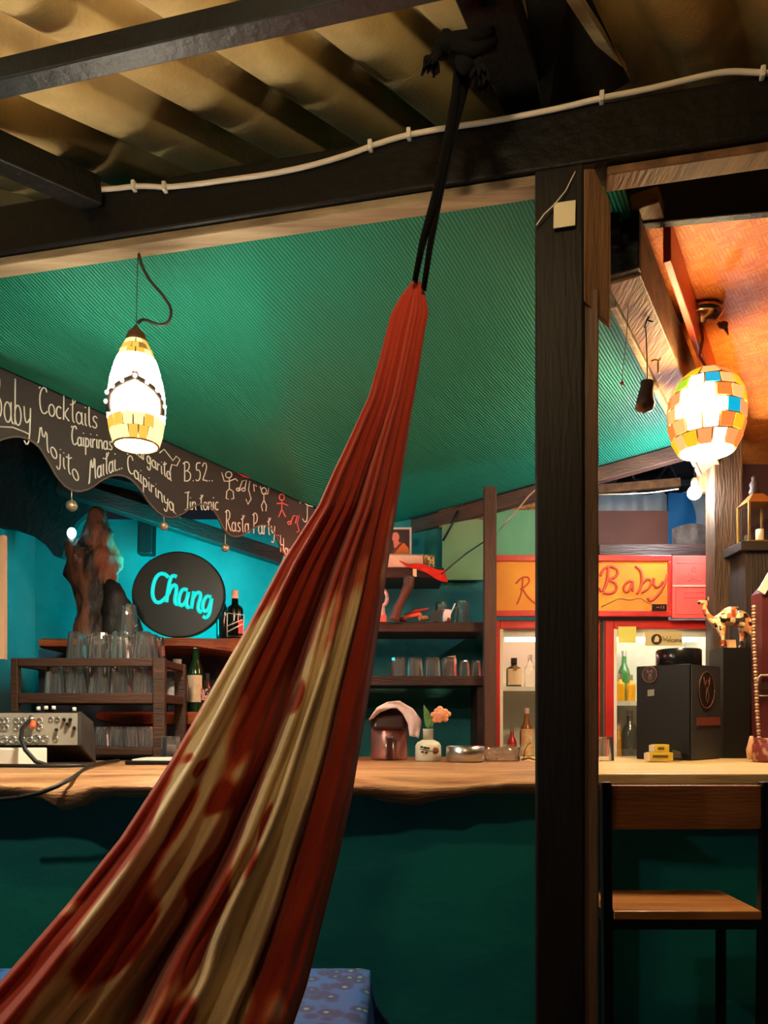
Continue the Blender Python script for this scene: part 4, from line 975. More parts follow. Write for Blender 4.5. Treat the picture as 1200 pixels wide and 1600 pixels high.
put_glass(g_big,(P(690,0,SH+.13).x,SH+.16,zt2+.0005),'clear tumbler behind the paper cup on the second shelf',None)
put_glass(g_big,(P(722,0,SH+.1).x,SH+.12,zt2+.0005),'clear tumbler right of the paper cup on the second shelf',None)
put_o('ring_ornament',MB().tube([P(598+7*math.cos(a*PI/8),934+12*math.sin(a*PI/8),SH+.05) for a in range(17)],.009,8).tube([P(598,946,SH+.05),P(598,971,SH+.05)],[.009,.018],8),mat('bone_white',srgb(226,190,180),.5),'pale ring-shaped ornament on the second shelf at the hammock edge','ornament')
put_o('red_box',MB().pbox(580,961,604,971.5,SH+.02,.06),mat('coral_box',srgb(232,110,90),.5),'small coral box on the second shelf at the hammock edge','box')
# glasses on the third shelf
for k in range(4):
    for r_ in range(2):
        put_glass(g_mid,(P(622,0,SH).x+.080*k,SH+.06+.09*r_,zt3+.0005),'clear tumbler, %s from the left in the %s row on the dark third shelf'%(ORD[k],ROW[r_*2]),'tumblers on the third shelf')
for k in range(2):
    put_glass(g_small,(.374+.053*k,SH+.07,zt3+.0005),['small clear glass on the third shelf next to the tumblers','small clear glass at the far right end of the third shelf'][k],'small glasses on the third shelf')
put_o('white_card',MB().hexa([P(695,1055.5,SH+.19),P(707,1055.5,SH+.20),P(708,1055.5,SH+.21),P(695,1055.5,SH+.20),P(699,1026,SH+.19),P(712,1024,SH+.20),P(712,1024,SH+.21),P(699,1026,SH+.20)]),M['white_plastic'],'white card standing among the glasses on the third shelf','card')

# ------------------------------------------------------------------ things on the counter, middle
ZCt=1.0665
kt=thing('thermo_pot',(P(608,0,2.82).x,2.82,ZCt),'pinkish steel electric air pot with dark lid on the counter','pot')
kc=V((P(608,0,2.82).x,2.82,ZCt)); s2=2.82/1200; ks=2.82/2.45
obj('body',MB().lathe([(0,0),(28*s2,0),(29*s2,.01),(28*s2,48*s2),(26*s2,52*s2),(0,52*s2)],kc,26),mat('pink_steel',srgb(196,140,136),.3,.85),kt)
obj('lid',MB().lathe([(27*s2,50*s2),(30*s2,54*s2),(28*s2,68*s2),(20*s2,76*s2),(8*s2,80*s2),(0,80*s2)],kc,24),mat('dark_maroon_plastic',srgb(52,24,28),.35),kt)
obj('spout',MB().hexa([kc+ks*V(p) for p in ((-.05,-.075,.098),(.05,-.075,.098),(.055,0,.09),(-.055,0,.09),(-.045,-.065,.14),(.045,-.065,.14),(.05,0,.15),(-.05,0,.15))]),mat('dark_maroon_plastic_b',srgb(46,22,26),.35),kt,bevel=.01)
obj('level_gauge',MB().box((kc.x-.007,kc.y-.0755,ZCt+.004),(kc.x+.009,kc.y-.066,ZCt+.080)),mat('gauge_dark',srgb(60,26,26),.3),kt)
obj('gauge_frame',MB().tube([kc+ks*V((-.010,-.0645,.003)),kc+ks*V((-.010,-.0645,.074)),kc+ks*V((.012,-.0645,.074)),kc+ks*V((.012,-.0645,.003))],.002,5),M['metal'],kt)
to=[(0,577,1124),(.2,588,1106),(.4,606,1097),(.55,626,1095),(.7,645,1108),(.85,656,1126),(1,653,1152)]
ti=[(0,583,1122),(.2,594,1112),(.4,608,1107),(.55,620,1106),(.7,630,1116),(.85,638,1131),(1,640,1150)]
def tabp(tb_,x): return lerp_tab([(p[0],p[1]) for p in tb_],x), lerp_tab([(p[0],p[2]) for p in tb_],x)
def towel(s,t):
    ou,ov=tabp(to,s); iu,iv=tabp(ti,s)
    if t<.5:
        k=t/.5; return P(iu+(ou-iu)*k,iv+(ov-iv)*k,2.735+.006*math.sin(11*s+4*k)-.01*k)
    k=(t-.5)/.5; p=P(ou,ov,2.725+.006*math.sin(11*s+4)); return p+V((.004*math.sin(9*s),.15*k,-.004*math.sin(PI*k)+.0*k))
tag(obj('towel',MB().grid(towel,36,14),M['cloth_white'],solid=.005),'pale pink towel draped over the top of the air pot','towel')
# bud vase
VD=2.72; vc=V((P(669,0,VD).x,VD,ZCt)); sv=VD/1200
vz=thing('bud_vase',vc,'cream bottle vase with a painted leaf sprig holding one peach flower','vase')
obj('vase_body',MB().lathe([(0,0),(19*sv,0),(20.5*sv,.003),(20*sv,24*sv),(17*sv,29*sv),(9*sv,33*sv),(0,33*sv)],vc,24),M['ceramic'],vz)
obj('vase_neck',MB().lathe([(8.2*sv,32*sv),(8*sv,48*sv),(9*sv,50*sv),(7.4*sv,50*sv),(7*sv,33*sv)],vc,18,closed=True),mat('clear_neck',srgb(190,194,176),.15,0),vz)
sp=MB(); fy=VD-21*sv
sp.tube([P(655,1170,fy),P(664,1172,fy),P(676,1174,fy)],.0013,5)
for (u,v,w) in [(659,1167,-1),(664,1168,-1),(669,1169,-1),(660,1175,1),(666,1176,1)]: sp.ball(P(u,v,fy),(.006,.0015,.0037),8,5)
obj('painted_sprig',sp,mat('dark_sprig',srgb(36,30,24),.6),vz)
obj('painted_flower',MB().ball(P(680,1173,fy+.006),(.0135,.003,.012),10,6),mat('brown_paint',srgb(110,50,36),.6),vz)
obj('stem',MB().tube([vc+V((.002,0,.06)),P(676,1132,VD),P(682,1122,VD)],.0022,6),M['leaf'],vz)
lf=MB().add([P(662,1101,VD),P(670,1112,VD-.01),P(676,1124,VD-.005),P(676,1134,VD),P(668,1138,VD),P(664,1132,VD+.005),P(662,1118,VD+.005)],[(0,1,2,3,4,5,6)])
obj('leaf',lf,M['leaf'],vz,solid=.002)
fc=P(688,1117,VD-.02)
for k in range(22):
    an=k*2.4; rr=.004+.00105*k; 
    obj('petal',MB().ball(fc+V((rr*math.cos(an)*1.05,-.004+.0003*k,rr*math.sin(an)*.9)),(.0115,.0065,.0100),10,7),M['petal'],vz)
# ashtrays
at_=V((P(727,0,2.66).x,2.66,ZCt)); sa=2.66/1200
put_o('steel_ashtray',MB().lathe([(0,0),(26*sa,0),(30*sa,.004),(30*sa,24*sa),(28.6*sa,24.5*sa),(28.4*sa,.006),(0,.005)],at_,28),M['metal'],'round steel ashtray on the bar counter beside the vase','ashtray')
gat=V((P(784,0,2.70).x,2.70,ZCt))
gr=MB().lathe([(0,0),(27*sa,0),(29*sa,.003),(30*sa,22*sa),(24*sa,22*sa),(22*sa,.010),(0,.009)],gat,24)
gr.v=[V((gat.x+(p.x-gat.x)*(1+.03*math.cos(12*math.atan2(p.y-gat.y,p.x-gat.x))),gat.y+(p.y-gat.y)*(1+.03*math.cos(12*math.atan2(p.y-gat.y,p.x-gat.x))),p.z)) for p in gr.v]
put_o('glass_ashtray',gr,M['glass'],'cut glass ashtray on the bar counter nearest the dark post','ashtray')
put_o('dried_sprig',MB().tube([P(818,1186,2.7),P(820,1172,2.7),P(825,1163,2.7),P(830,1161,2.7)],.002,5).tube([P(815,1187,2.68),P(826,1184,2.68),P(835,1187,2.7)],.004,6),mat('dry_olive',srgb(110,96,50),.8),'curled dry sprig lying on the counter against the dark post','sprig')
put_glass(g_mid,(P(943,0,2.85).x,2.85,1.0612),'clear tumbler on the pine counter touching the right of the dark post',None)

# ------------------------------------------------------------------ fridges, sign
FD=3.58
def fridge(u0,u1,label,extra):
    X0,X1=P(u0,0,FD).x,P(u1,0,FD).x; z0=.12; z1=P(0,969,FD).z; y1=FD+.32
    t=thing('display_fridge',((X0+X1)/2,FD+.2,0),label,'fridge')
    w=.03; I=M['white_paint']
    obj('side_wall',MB().box((X0,FD+.022,0),(X0+w,y1,z1)),I,t); obj('side_wall',MB().box((X1-w,FD+.022,0),(X1,y1,z1)),I,t)
    obj('back_wall',MB().box((X0+w,y1-.02,0),(X1-w,y1,z1)),I,t); obj('top_panel',MB().box((X0+w,FD+.022,z1-.03),(X1-w,y1-.02,z1)),I,t); obj('base_panel',MB().box((X0+w,FD+.022,0),(X1-w,y1-.02,.14)),I,t)
    fw=13.5/1200*FD
    door=obj('door_frame',MB().box((X0,FD,z0),(X0+fw,FD+.02,z1)),M['red_paint'],t,bevel=.004)
    obj('frame_bar',MB().box((X1-fw,FD,z0),(X1,FD+.02,z1)),M['red_paint'],door,bevel=.004)
    obj('frame_bar',MB().box((X0+fw,FD,z1-fw),(X1-fw,FD+.02,z1)),M['red_paint'],door,bevel=.004)
    obj('frame_bar',MB().box((X0+fw,FD,z0),(X1-fw,FD+.02,z0+fw)),M['red_paint'],door,bevel=.004)
    obj('gasket',MB().box((X0+fw,FD+.004,z0+fw),(X0+fw+.014,FD+.018,z1-fw)),M['white_plastic'],door)
    obj('glass_pane',MB().box((X0+fw+.0145,FD+.008,z0+fw),(X1-fw,FD+.012,z1-fw)),M['pane'],door)
    for v in extra['shelves']:
        z=P(0,v,FD).z; obj('wire_shelf',MB().box((X0+w+.002,FD+.03,z-.022),(X1-w-.002,y1-.03,z)),M['white_plastic'],t)
    obj('light_tube',MB().tube([V((X0+.07,FD+.05,z1-.085)),V((X1-.07,FD+.05,z1-.085))],.010,8),emit('fridge_tube_'+str(u0),extra['col'],extra['s']),t)
    obj('header_box',MB().box((X0+w+.002,FD+.03,z1-.075),(X1-w-.002,FD+.034,z1-.031)),M['white_paint'],t)
    return t
f1=fridge(768,938,'red-framed display fridge half hidden behind the dark post',{'shelves':[1072,1190,1300],'col':(1,.60,.44,1),'s':10})
f2=fridge(946,1120,'red-framed display fridge behind the black drink dispenser',{'shelves':[1095,1185,1300],'col':(1,.94,.78,1),'s':12})
L_or=mat('cream_badge_label',srgb(232,206,170),.6)
sz=lambda v:P(0,v,FD).z
def fbottle(label,u,vb,vt,wpx,kind,gm,cap,lab=None,lr=(.15,.55),d=FD+.10):
    # sits on the shelf whose top is at row vb at the fridge front
    z=sz(vb); b=bottle('bottle',label,u,HY-(z-CAMZ)*1200/d, HY-(z-CAMZ)*1200/d-(vb-vt),d,wpx,kind,gm,cap,lab,lr); b.location.z=z+.0008; return b
fb=fbottle('square dark herbal liqueur bottle with cream label inside the left fridge',803,1072,1027,24,'square',G_dark,C_black,L_or,(.06,.62))
bc_=fb.location+V((0,-.042,.088)); obj('round_badge',MB().prism([bc_+V((.012*math.cos(k*PI/10),0,.012*math.sin(k*PI/10))) for k in range(20)],(0,.003,0)),M['gold'],fb)
fbottle('clear bottle beside the herbal liqueur bottle in the left fridge',828,1072,1022,18,'round',M['glass'],C_silver)
fbottle('red can on the lower level of the left fridge',800,1190,1138,16,'round',mat('red_can',srgb(206,52,52),.35,.3),C_silver,d=FD+.12)
fbottle('tall bottle with orange label low in the left fridge',823,1190,1108,22,'wine',mat('amber_glass',srgb(150,90,40),.15),C_white,mat('orange_label',srgb(236,150,70),.6,0,srgb(240,210,160),30),(.1,.6))
juice=mat('yellow_juice',srgb(236,176,30),.25)
j1=fbottle('jar of yellow juice on the upper shelf of the right fridge',969,1095,1052,15,'square',juice,C_silver)
fbottle('second jar of yellow juice next to the black dispenser in the right fridge',986,1095,1054,15,'square',juice,C_silver)
fbottle('green bottle on the upper shelf behind the juice jars',975,1095,1015,19,'wine',mat('leaf_green_glass',srgb(70,130,66),.15),C_silver,d=FD+.24)
fbottle('clear bottle with silver shoulder low in the right fridge',984,1185,1112,24,'wine',mat('grey_bottle',srgb(96,96,92),.15,.3),C_silver)
fbottle('round yellow bottle low in the right fridge',966,1185,1133,18,'round',mat('mustard_bottle',srgb(222,160,50),.3),C_white,d=FD+.14)
# stickers on the right fridge glass
put_o('sticky_note',MB().pbox(966,979,994,1004,FD-.004,.002),mat('yellow_note',srgb(226,226,120),.7),'yellow sticky note on the right fridge glass','note')
wl=thing('welcome_strip',P(1040,994,FD-.006),'beige welcome strip with a round badge on the right fridge','label')
obj('strip',MB().pbox(1008,987,1066,1009,FD-.005,.002),mat('beige_strip',srgb(210,194,146),.6),wl)
obj('badge',pp(arc(1026,999,8.5,8.5,0,360,20)[:-1],FD-.0075,.002),mat('dark_badge',srgb(44,40,34),.6),wl)
obj('badge_centre',pp([(1022,1003),(1024,995),(1027,993),(1030,997),(1029,1003)],FD-.0095,.0015),L_or,wl)
obj('lettering',strokes(text_px('Welcome',(1036,1003),(1066,1003),9),lambda u,v:P(u,v,FD-.0075),V((0,1,0)),.0016),mat('olive_ink',srgb(96,104,60),.7),wl)
# long sign above
sn=thing('painted_sign',P(908,962,FD-.06),'orange-yellow hand-painted sign in a red frame above the fridges','sign')
s0=FD-.045
obj('sign_panel',MB().pbox(776,877,1044,954,s0+.006,.02),M['sign_yellow'],sn)
for (a,b,c,d) in [(766,867,1050,877),(766,954,1050,963),(766,877,776,954),(1044,877,1050,954)]:
    obj('frame_bar',MB().pbox(a,b,c,d,s0,.03),M['red_paint'],sn,bevel=.003)
BL={'R':[[(806,912),(815,902),(826,901),(828,909),(820,917),(813,921)],[(817,903),(816,925),(808,944)],[(816,919),(824,932),(838,944)]],
'B':[[(938,900),(944,887),(958,884),(967,892),(962,902),(950,906)],[(951,886),(949,910),(941,926),(936,918)],[(950,906),(962,910),(965,920),(955,928),(943,926)]],
'a':[[(986,907),(978,910),(974,922),(980,926),(987,916),(989,905),(989,924)]],
'b':[[(993,884),(1003,892),(1003,915),(995,928)],[(1003,912),(1012,903),(1019,908),(1014,919),(1002,926)]],
'y':[[(1022,903),(1021,915),(1029,918),(1036,908)],[(1043,897),(1038,915),(1028,930),(1016,940),(1012,934)]]}
for ch,ls in BL.items():
    m=MB()
    for l in ls: m.tube([P(u,v,s0+.004) for u,v in smooth_line(l,2)],.0065 if ch!='R' else .004,7,True,True,.3,(0,1,0))
    obj('painted_letter',m,M['sign_red'],sn)
obj('mountain_outline',strokes([smooth_line([(940,948),(956,940),(968,934),(984,938),(1000,933),(1012,942),(1030,946)],1)],lambda u,v:P(u,v,s0+.005),V((0,1,0)),.0025),mat('brown_outline',srgb(150,100,30),.7),sn)
obj('thermometer',MB().pbox(1020,944,1042,954,s0-.004,.009),M['black_plastic'],sn)
obj('display_digits',strokes([[(1026,949),(1030,949)],[(1033,947),(1033,952)],[(1037,947),(1037,952)]],lambda u,v:P(u,v,s0-.005),V((0,1,0)),.0014),mat('digit_red',srgb(220,90,80),.6),sn)
pk=thing('printed_panel',P(1083,965,s0),'pinkish red printed panel at the right end of the sign','sign')
obj('panel',MB().pbox(1050.5,868,1117,966,s0-.004,.02),M['sign_pink'],pk,bevel=.002)
dpk=mat('faint_red_print',srgb(200,56,58),.7)
obj('print_border',strokes([[(1056,880),(1112,880),(1112,960),(1056,960),(1056,880)]],lambda u,v:P(u,v,s0-.004),V((0,1,0)),.002),dpk,pk)
obj('print_figure',strokes([arc(1084,890,3,4,0,360),[(1084,894),(1080,904),(1088,904),(1084,894)],[(1074,908),(1084,904),(1094,908),(1074,908)]],lambda u,v:P(u,v,s0-.004),V((0,1,0)),.002),dpk,pk)
for vv in (918,926,934): obj('print_line',strokes([[(1068,vv),(1100,vv)]],lambda u,v:P(u,v,s0-.004),V((0,1,0)),.0016),dpk,pk)
obj('tape_strip',MB().pbox(1051,914,1117,916.5,s0-.006,.0015),mat('clear_tape',srgb(244,170,160),.3),pk)

# ------------------------------------------------------------------ opening above the sign: neighbouring roofs
S(obj('trim_25',MB().pbox(936,850,1114,868,3.70,.06),M['dark_shelf'],bevel=.004))
put_o('brown_board',MB().pbox(900,798,1044,1478,4.10,.03),M['burnt_board'],'reddish brown board standing above the sign in the rear opening','board')
def wavy(u0,u1,v0,v1,d0,d1,amp,per,ph):
    def fn(s,t):
        u=u0+(u1-u0)*s; p=P(u,v0,d0).lerp(P(u,v1,d1),t); h=math.cos(2*PI*(u-ph)/per); return p+V((0,-.02*h,amp*(max(0,h)**1.3)))
    return MB().grid(fn,60,6)
put_o('corrugated_sheet',wavy(900,1100,757,748,4.2,4.75,.085,66,977),M['corr_grey'],'grey corrugated roof edge with rounded humps seen through the rear opening','roof sheet')
put_o('roof_plank',MB().bar(P(900,768,4.12),P(1062,754,4.12),.03,.045),M['brown_wood_y'],'wooden plank under the humped grey roof edge','plank')
put_o('corrugated_sheet',wavy(890,1125,772,1470,4.6,4.3,.01,40,950),mat('blue_grey_sheet',srgb(186,198,210),.6,0,srgb(150,162,174),5),'upright blue-grey corrugated sheet behind the reddish board','roof sheet')
put_o('blue_tarp',MB().grid(lambda s,t: P(1044+30*s+14*math.sin(3*t)*s,770+82*t,4.53-.04*t+.012*math.sin(6*s+4*t)),10,14),M['tarp'],'strip of blue tarpaulin beside the bright bulb','tarp')
put_o('stone_ledge',MB().grid(lambda s,t: P(1050+66*s,826+24*t-8*math.sin(PI*s)*(1-t),4.0+.02*math.sin(9*s)),14,5),mat('grey_rubble',srgb(110,100,96),.9,0,srgb(80,72,70),20,bump=.5),'grey crumbled ledge right of the reddish board','ledge')
put_o('thin_wire',MB().tube([P(930,773,3.6),P(975,772,3.6),P(1015,770,3.6),P(1060,764,3.6)],.003,5),M['cable_white'],'thin white wire stretched across the rear opening','wire')
S(obj('wall_outside',MB().box((.6,5.6,0),(2.3,5.7,3.2)),mat('night_wall',srgb(70,66,74),.8)))
bl=thing('light_bulb',P(1085,782,3.40),'bright white bare bulb hanging in the rear opening','lamp')
obj('bulb',MB().ball(P(1085,770,3.40),.030,16,10),emit('cool_white_bulb',(.92,.96,1,1),330),bl)
obj('socket',MB().lathe([(.014,.026),(.014,.06),(.005,.066),(0,.066)],P(1085,770,3.40),12),M['white_plastic'],bl)
obj('cord',MB().tube([P(1085,770,3.40)+V((0,0,.065)),P(1085,712,3.40)],.003,6),M['rubber'],bl)

# ------------------------------------------------------------------ black dispenser, camel, right side things
ZR=1.0612; KR=2.88/2.25
A_,B_,C_=KR*V((.767,2.335,0)),KR*V((.8870,2.225,0)),KR*V((1.034,2.36,0)); D_=A_+C_-B_
HB=P(0,1037,B_.y).z
jd=thing('drink_dispenser',(B_.x,B_.y+.1,ZR),'black square drink dispenser with round emblems standing on the pine counter','dispenser')
body=MB().hexa([p+V((0,0,ZR)) for p in (A_,B_,C_,D_)]+[p+V((0,0,HB)) for p in (A_,B_,C_,D_)])
obj('body',body,M['black_plastic'],jd,bevel=.004)
nB=((C_-B_).normalized()).cross(V((0,0,1))); nB = nB if nB.y<0 else -nB
nA=((B_-A_).normalized()).cross(V((0,0,1))); nA = nA if nA.y<0 else -nA
ee=.003
obj('grey_side_panel',MB().prism([B_+(C_-B_)*a+V((0,0,z)) for a,z in ((.03,ZR+.004),(.97,ZR+.004),(.97,HB-.004),(.03,HB-.004))],nB*.003),M['slate'],jd)
def onB(u,v,o=.004): return on_plane(u,v,B_,nB)+nB*o
def onA(u,v,o=.003): return on_plane(u,v,B_,nA)+nA*o
brz=mat('emblem_bronze',srgb(120,70,56),.5,.2); drk=mat('emblem_dark',srgb(18,14,14),.5)
obj('oval_emblem',MB().prism([onB(u,v) for u,v in arc(1102,1078,13,30,0,360,28)[:-1]],nB*.002),drk,jd)
obj('emblem_ring',MB().tube([onB(u,v,.006) for u,v in arc(1102,1078,12,28.5,0,360,28)],.0016,5),brz,jd)
def emblem(place,cx,cy_,sx,sy):
    ls=[[(0,-.1),(-.15,.5),(.05,.75),(.3,.35),(.12,-.1),(0,-.1)],[(-.05,-.1),(-.35,-.4),(-.45,-.8)],[(-.25,-.3),(-.1,-.6)],[(.1,-.1),(.35,-.4),(.4,-.8)],[(.28,-.3),(.1,-.65)]]
    return [[(cx+sx*a,cy_+sy*b) for a,b in l] for l in ls]
obj('stag_relief',strokes(emblem(onB,1102,1079,11,26),lambda u,v:onB(u,v,.007),nB,.0024),brz,jd)
obj('name_plate',MB().prism([onB(u,v) for u,v in ((1087,1121),(1123,1120),(1123,1133),(1087,1134))],nB*.003),mat('plate_red_brown',srgb(110,52,46),.5),jd)
obj('round_emblem',MB().prism([onA(u,v) for u,v in arc(1016,1054,11.5,12.5,0,360,24)[:-1]],nA*.002),drk,jd)
obj('emblem_ring',MB().tube([onA(u,v,.005) for u,v in arc(1016,1054,11.5,12.5,0,360,24)],.0014,5),brz,jd)
obj('stag_relief',strokes(emblem(onA,1016,1055,10,11),lambda u,v:onA(u,v,.006),nA,.0016),brz,jd)
obj('button',MB().prism([onA(u,v) for u,v in ((1013,1078),(1023,1077),(1023,1087),(1013,1088))],nA*.004),mat('grey_button',srgb(120,118,114),.5),jd)
obj('top_lid',MB().lathe([(0,0),(.082,0),(.085,.004),(.085,.062),(.080,.067),(0,.067)],(A_+C_)/2+V((0,0,HB)),26),mat('black_gloss',srgb(18,18,20),.2),jd)
for (u0,v0,u1,v1,d,lb) in [(1016,1176,1052,1189,2.74,'lower yellow printed tobacco packet in front of the black dispenser'),(1024,1163.5,1046,1175.5,2.745,'upper yellow printed tobacco packet stacked in front of the dispenser')]:
    t=thing('tobacco_packet',P((u0+u1)/2,v1,d),lb,'packet')
    obj('carton',MB().pbox(u0,v0,u1,v1,d,.05),mat('yellow_carton',srgb(206,178,50),.5),t,bevel=.002)
    obj('print_band',MB().pbox(u0+4,v0+4,u1-8,v0+8,d-.001,.001),mat('brown_print',srgb(90,70,30),.6),t)
    obj('end_panel',MB().pbox(u0-4,v0+1,u0-.5,v1-.5,d+.004,.04),mat('cream_end',srgb(214,204,190),.6),t)
put_o('dark_packet',MB().hexa([P(1050,1184,2.80),P(1064,1184.5,2.80),P(1066,1184,2.86),P(1052,1184,2.86),P(1050,1172,2.80),P(1062,1175,2.80),P(1064,1175,2.86),P(1052,1172,2.86)]),mat('grey_packet',srgb(70,64,60),.5),'dark grey packet right of the yellow packets','packet')
# second black box with camel
BY=3.04; bx=P(0,1012,BY).z
put_o('black_cabinet',MB().box((P(1130,0,BY).x,BY,ZR),(P(1172,0,BY).x,BY+.13,bx)),mat('matte_black_box',srgb(16,14,14),.5,spec=.3),'tall matt black box beside the dispenser under the camel figurine','box')
cm=MB()
Y=3.10; CK=3.10/2.455
def cp(u,v): return P(u,v,Y)
cv=[(cp(1089,942),.006),(cp(1095,941),.0085),(cp(1103,941),.011),(cp(1100,950),.0085),(cp(1104,960),.0095),(cp(1113,970),.013),(cp(1124,970),.023),(cp(1136,965),.030),(cp(1148,964),.031),(cp(1160,967),.028),(cp(1168,975),.021)]
ed=[(i,i+1) for i in range(len(cv)-1)]
def leg(root,side,pts,rs):
    prev=root
    for (u,v),r in zip(pts,rs):
        cv.append((cp(u,v)+V((0,side*.022,0)),r)); ed.append((prev,len(cv)-1)); prev=len(cv)-1
leg(6,-1,[(1125,985),(1125,998),(1127,1009),(1123,1011)],[.012,.007,.005,.006]); leg(6,1,[(1131,985),(1134,998),(1138,1009),(1135,1011)],[.012,.007,.005,.006])
leg(10,-1,[(1172,987),(1176,998),(1177,1009),(1173,1011)],[.014,.007,.005,.006]); leg(10,1,[(1166,986),(1163,998),(1162,1009),(1158,1011)],[.014,.007,.005,.006])
cv.append((cp(1143,950),.014)); ed.append((7,len(cv)-1))
cv.append((cp(1174,974),.004)); ed.append((10,len(cv)-1)); cv.append((cp(1178,986),.003)); ed.append((len(cv)-2,len(cv)-1))
base=cp(1145,1012)
ct_=thing('camel_figurine',V((base.x,Y,bx)),'patchwork mosaic camel figurine standing on the tall black box','figurine')
me=bpy.data.meshes.new('camel_body'); me.from_pydata([tuple(p-ct_.location) for p,_ in cv],ed,[]); me.update()
co_=bpy.data.objects.new('camel_body',me); COL.objects.link(co_); co_.parent=ct_
sk=co_.modifiers.new('skin','SKIN'); 
if not me.skin_vertices: pass
cv=[(p,r*CK) for p,r in cv]
for i,(p,r) in enumerate(cv): me.skin_vertices[0].data[i].radius=(r,r)
me.skin_vertices[0].data[7].use_root=True
ss=co_.modifiers.new('sub','SUBSURF'); ss.levels=2; ss.render_levels=2; sk.use_smooth_shade=True
pm,nt,bs=new_mat('patchwork'); N=nt.nodes; L=nt.links; tcx=N.new('ShaderNodeTexCoord')
vo=N.new('ShaderNodeTexVoronoi'); vo.distance='CHEBYCHEV'; vo.inputs['Scale'].default_value=55; vo.inputs['Randomness'].default_value=.55; L.new(tcx.outputs['Object'],vo.inputs['Vector'])
sx_=N.new('ShaderNodeSeparateColor'); L.new(vo.outputs['Color'],sx_.inputs[0]); cr=N.new('ShaderNodeValToRGB'); cr.color_ramp.interpolation='CONSTANT'
els=cr.color_ramp.elements; els[0].color=srgb(28,24,24); els[0].position=0; els[1].position=.22; els[1].color=srgb(206,168,112)
for p_,c_ in ((.42,srgb(176,70,44)),(.58,srgb(230,206,160)),(.74,srgb(60,50,46)),(.84,srgb(196,120,70))): q=els.new(p_); q.color=c_
L.new(sx_.outputs[0],cr.inputs[0]); L.new(cr.outputs[0],bs.inputs['Base Color']); bs.inputs['Roughness'].default_value=.35
me.materials.append(pm)
for sgn in (-1,1): obj('ear',MB().ball(cp(1105,936)+V((0,sgn*.010,0)),(.0037,.0037,.0086),8,5),pm,ct_)
put_o('price_card',MB().hexa([cp(1140,1011.5)+V((0,.03,0)),cp(1156,1011.5)+V((0,.03,0)),cp(1156,1011.5)+V((0,.033,0)),cp(1140,1011.5)+V((0,.033,0)),cp(1141,998)+V((0,.036,0)),cp(1156,998)+V((0,.036,0)),cp(1156,998)+V((0,.039,0)),cp(1141,998)+V((0,.039,0))]),mat('tan_card',srgb(216,170,120),.7),'small tan card propped between the legs of the camel','card')
# beaded cord
bd=thing('beaded_cord',P(1178,1185,2.86),'twisted beaded cord hanging down beside the tall black box','cord')
bm_=mat('bead_brown',srgb(150,110,90),.4,.2); bm2=mat('bead_pale',srgb(206,180,150),.35,.3)
pts=[(1178,948),(1178,1000),(1181,1060),(1183,1110),(1186,1150),(1187,1188)]
n=48
b0=None; me1=[]
for i in range(n):
    f=i/(n-1); v=948+240*f; u=lerp_tab([(b,a) for a,b in pts],v)
    obj('bead',MB().ball(P(u,v,2.86),(.0086,.0086,.0063),8,5),bm_ if i%2 else bm2,bd)
obj('thread',MB().tube([P(u,v,2.86) for u,v in pts],.003,5),M['rubber'],bd)
jr=V((P(1207,0,2.75).x,2.75,ZR))
put_o('maroon_jar',MB().lathe([(0,0),(.062,0),(.068,.01),(.068,.06),(.058,.074),(.063,.084),(.056,.086),(.052,.07),(0,.06)],jr,20),mat('maroon_weave',srgb(110,34,36),.5,0,srgb(160,120,90),40,contrast=(.5,.6)),'low maroon woven jar on the pine counter at the right edge','jar')
put_o('shell_figure',MB().tube([P(1173,1187,2.78),P(1173,1172,2.78),P(1175,1160,2.78),P(1174,1150,2.78)],[.012,.016,.013,.006],9),mat('shell_tan',srgb(200,150,110),.5),'small tan shell figure at the foot of the beaded cord','figurine')
gb=thing('gabled_box',P(1240,1180,3.0),'maroon house-shaped wooden box at the right edge behind the beaded cord','box')
gd=2.98
obj('house_body',MB().prism([P(u,v,gd) for u,v in ((1191,1183),(1340,1183),(1340,930),(1262,845),(1191,925))],(0,.09,0)),M['maroon'],gb)
obj('roof_strip',MB().bar(P(1189,926,gd-.01),P(1206,897,gd-.01),.03,.010,(0,1,0)),M['white_plastic'],gb)
obj('cross_wire',MB().tube([P(1183,1074,gd-.02),P(1184,1060,gd-.015),P(1188,1055,gd-.01),P(1330,1055,gd-.01)],.004,6),M['cable_white'],gb)
obj('ledge',MB().pbox(1186,1068,1340,1078,gd-.03,.028),M['dark_shelf'],gb)
obj('ledge_wire',MB().tube([P(1180,1087,gd-.01),P(1330,1086,gd-.01)],.003,6),M['metal'],gb)
# cabinet with lantern
cbx=thing('wall_cabinet',P(1230,1200,2.95),'dark weathered wooden cabinet in the right corner below the lantern','cabinet')
obj('carcass',MB().pbox(1164,860,1420,1500,3.26,.20),wood('weathered_dark',srgb(58,46,40),srgb(36,28,26),.7,'z',2,.5),cbx,bevel=.004)
obj('top_board',MB().pbox(1158,845,1430,859.5,3.23,.24),wood('cab_top',srgb(52,42,38),srgb(34,28,26),.6,'x',2),cbx,bevel=.003)
LD=3.30; zl=P(0,845,3.23).z
ln=thing('lantern',V((P(1182,0,LD).x,LD,zl)),'glass lantern with a dark metal top standing on the corner cabinet','lantern')
lw=.052; lc=V((P(1184,0,LD).x,LD+.02,zl)); zh=.235
for (sx,sy) in ((-1,-1),(1,-1),(1,1),(-1,1)):
    obj('corner_bar',MB().box((lc.x+sx*lw-.004,lc.y+sy*lw-.004,zl+.0125),(lc.x+sx*lw+.004,lc.y+sy*lw+.004,zl+zh-.06)),M['gold'],ln)
